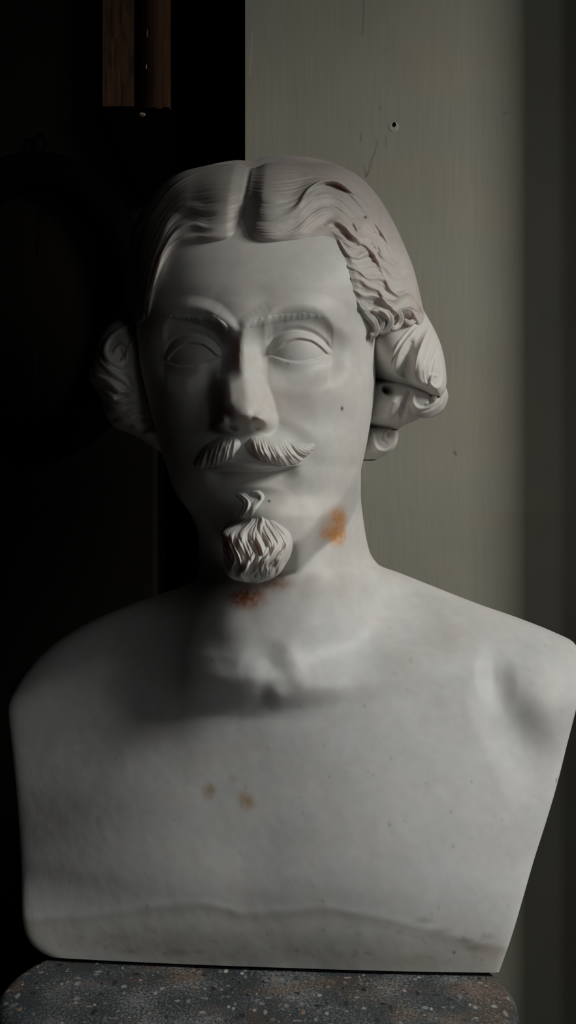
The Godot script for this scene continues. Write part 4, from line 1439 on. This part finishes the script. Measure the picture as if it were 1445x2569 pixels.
func make_goatee(root: Node3D) -> void:
	var kl := [1278, 634, 1292, 612, 1308, 590, 1322, 568, 1340, 556, 1360, 559, 1403, 563, 1434, 568, 1446, 577, 1454, 594, 1460, 630]
	var kr := [1278, 656, 1292, 680, 1308, 702, 1322, 718, 1340, 731, 1365, 735, 1392, 729, 1415, 717, 1432, 706, 1446, 691, 1455, 672, 1460, 652]
	var g := lump(1278, 1460, kl, kr, 0.022, [1278, 0.030, 1292, 0.0375, 1312, 0.046, 1340, 0.0535, 1385, 0.0585, 1425, 0.0575, 1445, 0.053, 1460, 0.040], 3.2, 0.03)
	var r := RandomNumberGenerator.new()
	r.seed = 5
	var over := Keys.new([1278, -4.0, 1296, -1.2, 1318, 2.6, 1345, 6.0, 1400, 8.0])
	for j in g.cv.ny:
		var y := g.cv.y0 + j * g.cv.cell
		var py := 1284.5 - y * FOC / (DIST - 0.045)
		if py < 1350.0:
			for i in g.cv.nx:
				var k := j * g.cv.nx + i
				g.cv.f[k] = lerpf(body.surf(g.cv.x0 + i * g.cv.cell, y) + over.at(py) * 0.001, g.cv.f[k], smoothstep(1305.0, 1350.0, py))
	var a := Keys.new(kl)
	var b := Keys.new(kr)
	for pass_ in 3:
		var n: int = [10, 14, 26][pass_]
		for k in n:
			var u: float = (k + 0.5 + r.randf_range(-0.22, 0.22)) / n
			var ph := u * 2.2 + r.randf_range(-0.5, 0.5) + (1.3 if u > 0.55 else 0.0)
			var fq := r.randf_range(9.0, 11.5)
			var st := r.randf_range(0.02, 0.1) if pass_ == 0 else r.randf_range(0.04, 0.3)
			var e := r.randf_range(0.9, 1.0) if pass_ == 0 else r.randf_range(0.6, 1.0)
			var p := PackedVector2Array()
			for m in 17:
				var t := lerpf(st, e, m / 16.0)
				var py := 1286.0 + 170.0 * t
				p.append(Vector2(lerpf(a.at(py) - 1.0, b.at(py) + 1.0, u) + (5.0 + 7.5 * t) * sin(t * fq + ph), py))
			if pass_ == 0:
				g.carve(p, [5, 11, 13, 13, 9], [0.5, 3.2, 4.4, 4.4, 2.6], 1, 0, 2)
			elif pass_ == 1:
				g.carve(p, [3, 6, 7, 6, 4], [0.3, 1.5, 2.0, 1.8, 0.8], 1, 0, 2)
			else:
				g.carve(p, [2, 4, 4, 2], [-0.2, -1.0, -1.2, -0.4], 1, 0, 2)
	obj("goatee", lump_mesh(g, 260, 24), marble, root, "pointed goatee carved in wavy locks")

# hair laid on the face: moustache, brows, the tuft under the lip
class Tuft extends Relief:
	var on: Body
	func surf(x: float, y: float) -> float:
		return on.surf(x, y)

func tuft(ax: float, ay: float, bx: float, by: float) -> Tuft:
	var t := Tuft.new()
	t.on = body
	var a := body.to_xy(Vector2(ax, by))
	var b := body.to_xy(Vector2(bx, ay))
	t.cv = Canvas.new(a.x, a.y, b.x, b.y, 0.0004, -0.003)
	return t

func tuft_mesh(t: Tuft) -> ArrayMesh:
	var v := PackedVector3Array()
	var col := PackedColorArray()
	var skip := PackedByteArray()
	for j in t.cv.ny:
		for i in t.cv.nx:
			var x := t.cv.x0 + i * t.cv.cell
			var y := t.cv.y0 + j * t.cv.cell
			var h := t.cv.f[j * t.cv.nx + i]
			v.append(Vector3(x, y, body.surf(x, y) + h))
			col.append(body.color(v[v.size() - 1]))
			skip.append(1 if h < -0.0015 else 0)
	return grid_mesh(v, t.cv.nx, t.cv.ny, false, col, skip)

func make_tufts(root: Node3D) -> void:
	var r := RandomNumberGenerator.new()
	r.seed = 21
	var m := tuft(470, 1080, 810, 1200)
	m.carve(U.pts([638, 1116, 666, 1125, 700, 1133, 735, 1136, 764, 1127, 788, 1116]), [20, 32, 35, 29, 17, 4], [4.5, 6.5, 6.6, 5.4, 3.4, 1.2], 1, 1)
	m.carve(U.pts([586, 1116, 562, 1125, 536, 1139, 512, 1153, 492, 1165]), [19, 32, 32, 24, 8], [4.5, 6.5, 6.2, 4.6, 1.2], 1, 1)
	var gr := [U.pts([628, 1100, 630, 1125, 640, 1150]), U.pts([645, 1096, 652, 1130, 672, 1162]), U.pts([672, 1098, 690, 1138, 712, 1172]), U.pts([700, 1102, 724, 1140, 746, 1166]), U.pts([725, 1108, 750, 1136, 772, 1144]), U.pts([748, 1112, 772, 1124, 794, 1119])]
	var gl := [U.pts([594, 1100, 594, 1125, 588, 1152]), U.pts([578, 1098, 572, 1130, 560, 1166]), U.pts([552, 1104, 544, 1138, 534, 1174]), U.pts([526, 1122, 516, 1150, 508, 1178]), U.pts([508, 1138, 498, 1158, 490, 1174])]
	m.strands(gr, 19, [4, 7, 8, 5], [0.2, 1.2, 1.8, 1.2], 0.3, r, 1, 0, null, 24)
	m.strands(gl, 15, [4, 7, 8, 5], [0.2, 1.2, 1.8, 1.2], 0.3, r, 1, 0, null, 24)
	m.strands(gr, 22, [3, 4, 4, 3], [-0.2, -0.8, -1.0, -0.8], 0.4, r, 1, 0, null, 24, 0.15)
	m.strands(gl, 18, [3, 4, 4, 3], [-0.2, -0.8, -1.0, -0.8], 0.4, r, 1, 0, null, 24, 0.15)
	obj("moustache", tuft_mesh(m), marble, root, "combed moustache with upswept tips")
	var s := tuft(570, 1215, 680, 1300)
	s.carve(U.pts([594, 1242, 610, 1247, 622, 1262, 617, 1280, 606, 1298]), [8, 15, 17, 18, 16], [1.0, 2.4, 2.8, 2.6, 1.6], 0, 1)
	s.carve(U.pts([631, 1236, 647, 1238, 655, 1247, 648, 1258, 636, 1272, 628, 1292]), [7, 12, 12, 12, 14, 12], [1, 2.2, 2.4, 2.2, 2.0, 1.2], 0, 1)
	for g in [[600, 1244, 616, 1255, 616, 1272, 606, 1290], [597, 1252, 607, 1262, 606, 1280], [610, 1240, 628, 1258, 626, 1276, 614, 1296], [642, 1241, 650, 1250, 640, 1262]]:
		s.carve(U.pts(g), [2, 4, 4, 2], [-0.3, -1.1, -1.1, -0.3], 1)
	obj("lip_tuft", tuft_mesh(s), marble, root, "small curled tuft under the lip")
	var e := tuft(605, 755, 880, 860)
	e.carve(U.pts([630, 818, 660, 808, 700, 800, 760, 795, 815, 797, 856, 806]), [12, 18, 18, 16, 12, 5], [0.8, 1.1, 1.0, 0.8, 0.6, 0.2], 0, 1)
	for k in 13:
		var u := (k + r.randf_range(-0.35, 0.35)) / 12.0
		var x := 632.0 + 200.0 * u
		var y := 820.0 - 22.0 * sin(u * 1.9)
		var l := r.randf_range(22.0, 32.0) * (1.0 - 0.5 * u)
		e.carve(U.pts([x, y, x + l * 0.15, y - l * 0.6, x + l * (0.25 + 0.7 * u), y - l * (1.0 - u * 0.55)]), [7, 8, 4], [0.1, 0.32, 0.1], 0, 0, 3)
	obj("eyebrow", tuft_mesh(e), marble, root)
	var q := tuft(385, 755, 610, 870)
	q.carve(U.pts([400, 798, 440, 794, 490, 799, 530, 808, 562, 824]), [5, 11, 17, 24, 16], [0.3, 0.8, 1.6, 2.6, 2.0], 0, 1)
	for k in 15:
		var u := (k + r.randf_range(-0.25, 0.25)) / 14.0
		var x := 566.0 - 160.0 * u
		var y := 832.0 - 34.0 * u
		var l := r.randf_range(22.0, 32.0) * (1.0 - 0.5 * u)
		q.carve(U.pts([x, y, x - l * 0.2, y - l * 0.7, x - l * (0.4 + 0.6 * u), y - l * 0.95 * (1.0 - u * 0.6)]), [7, 8, 4], [0.1, 0.45, 0.1], 0, 0, 3)
	obj("eyebrow", tuft_mesh(q), marble, root)
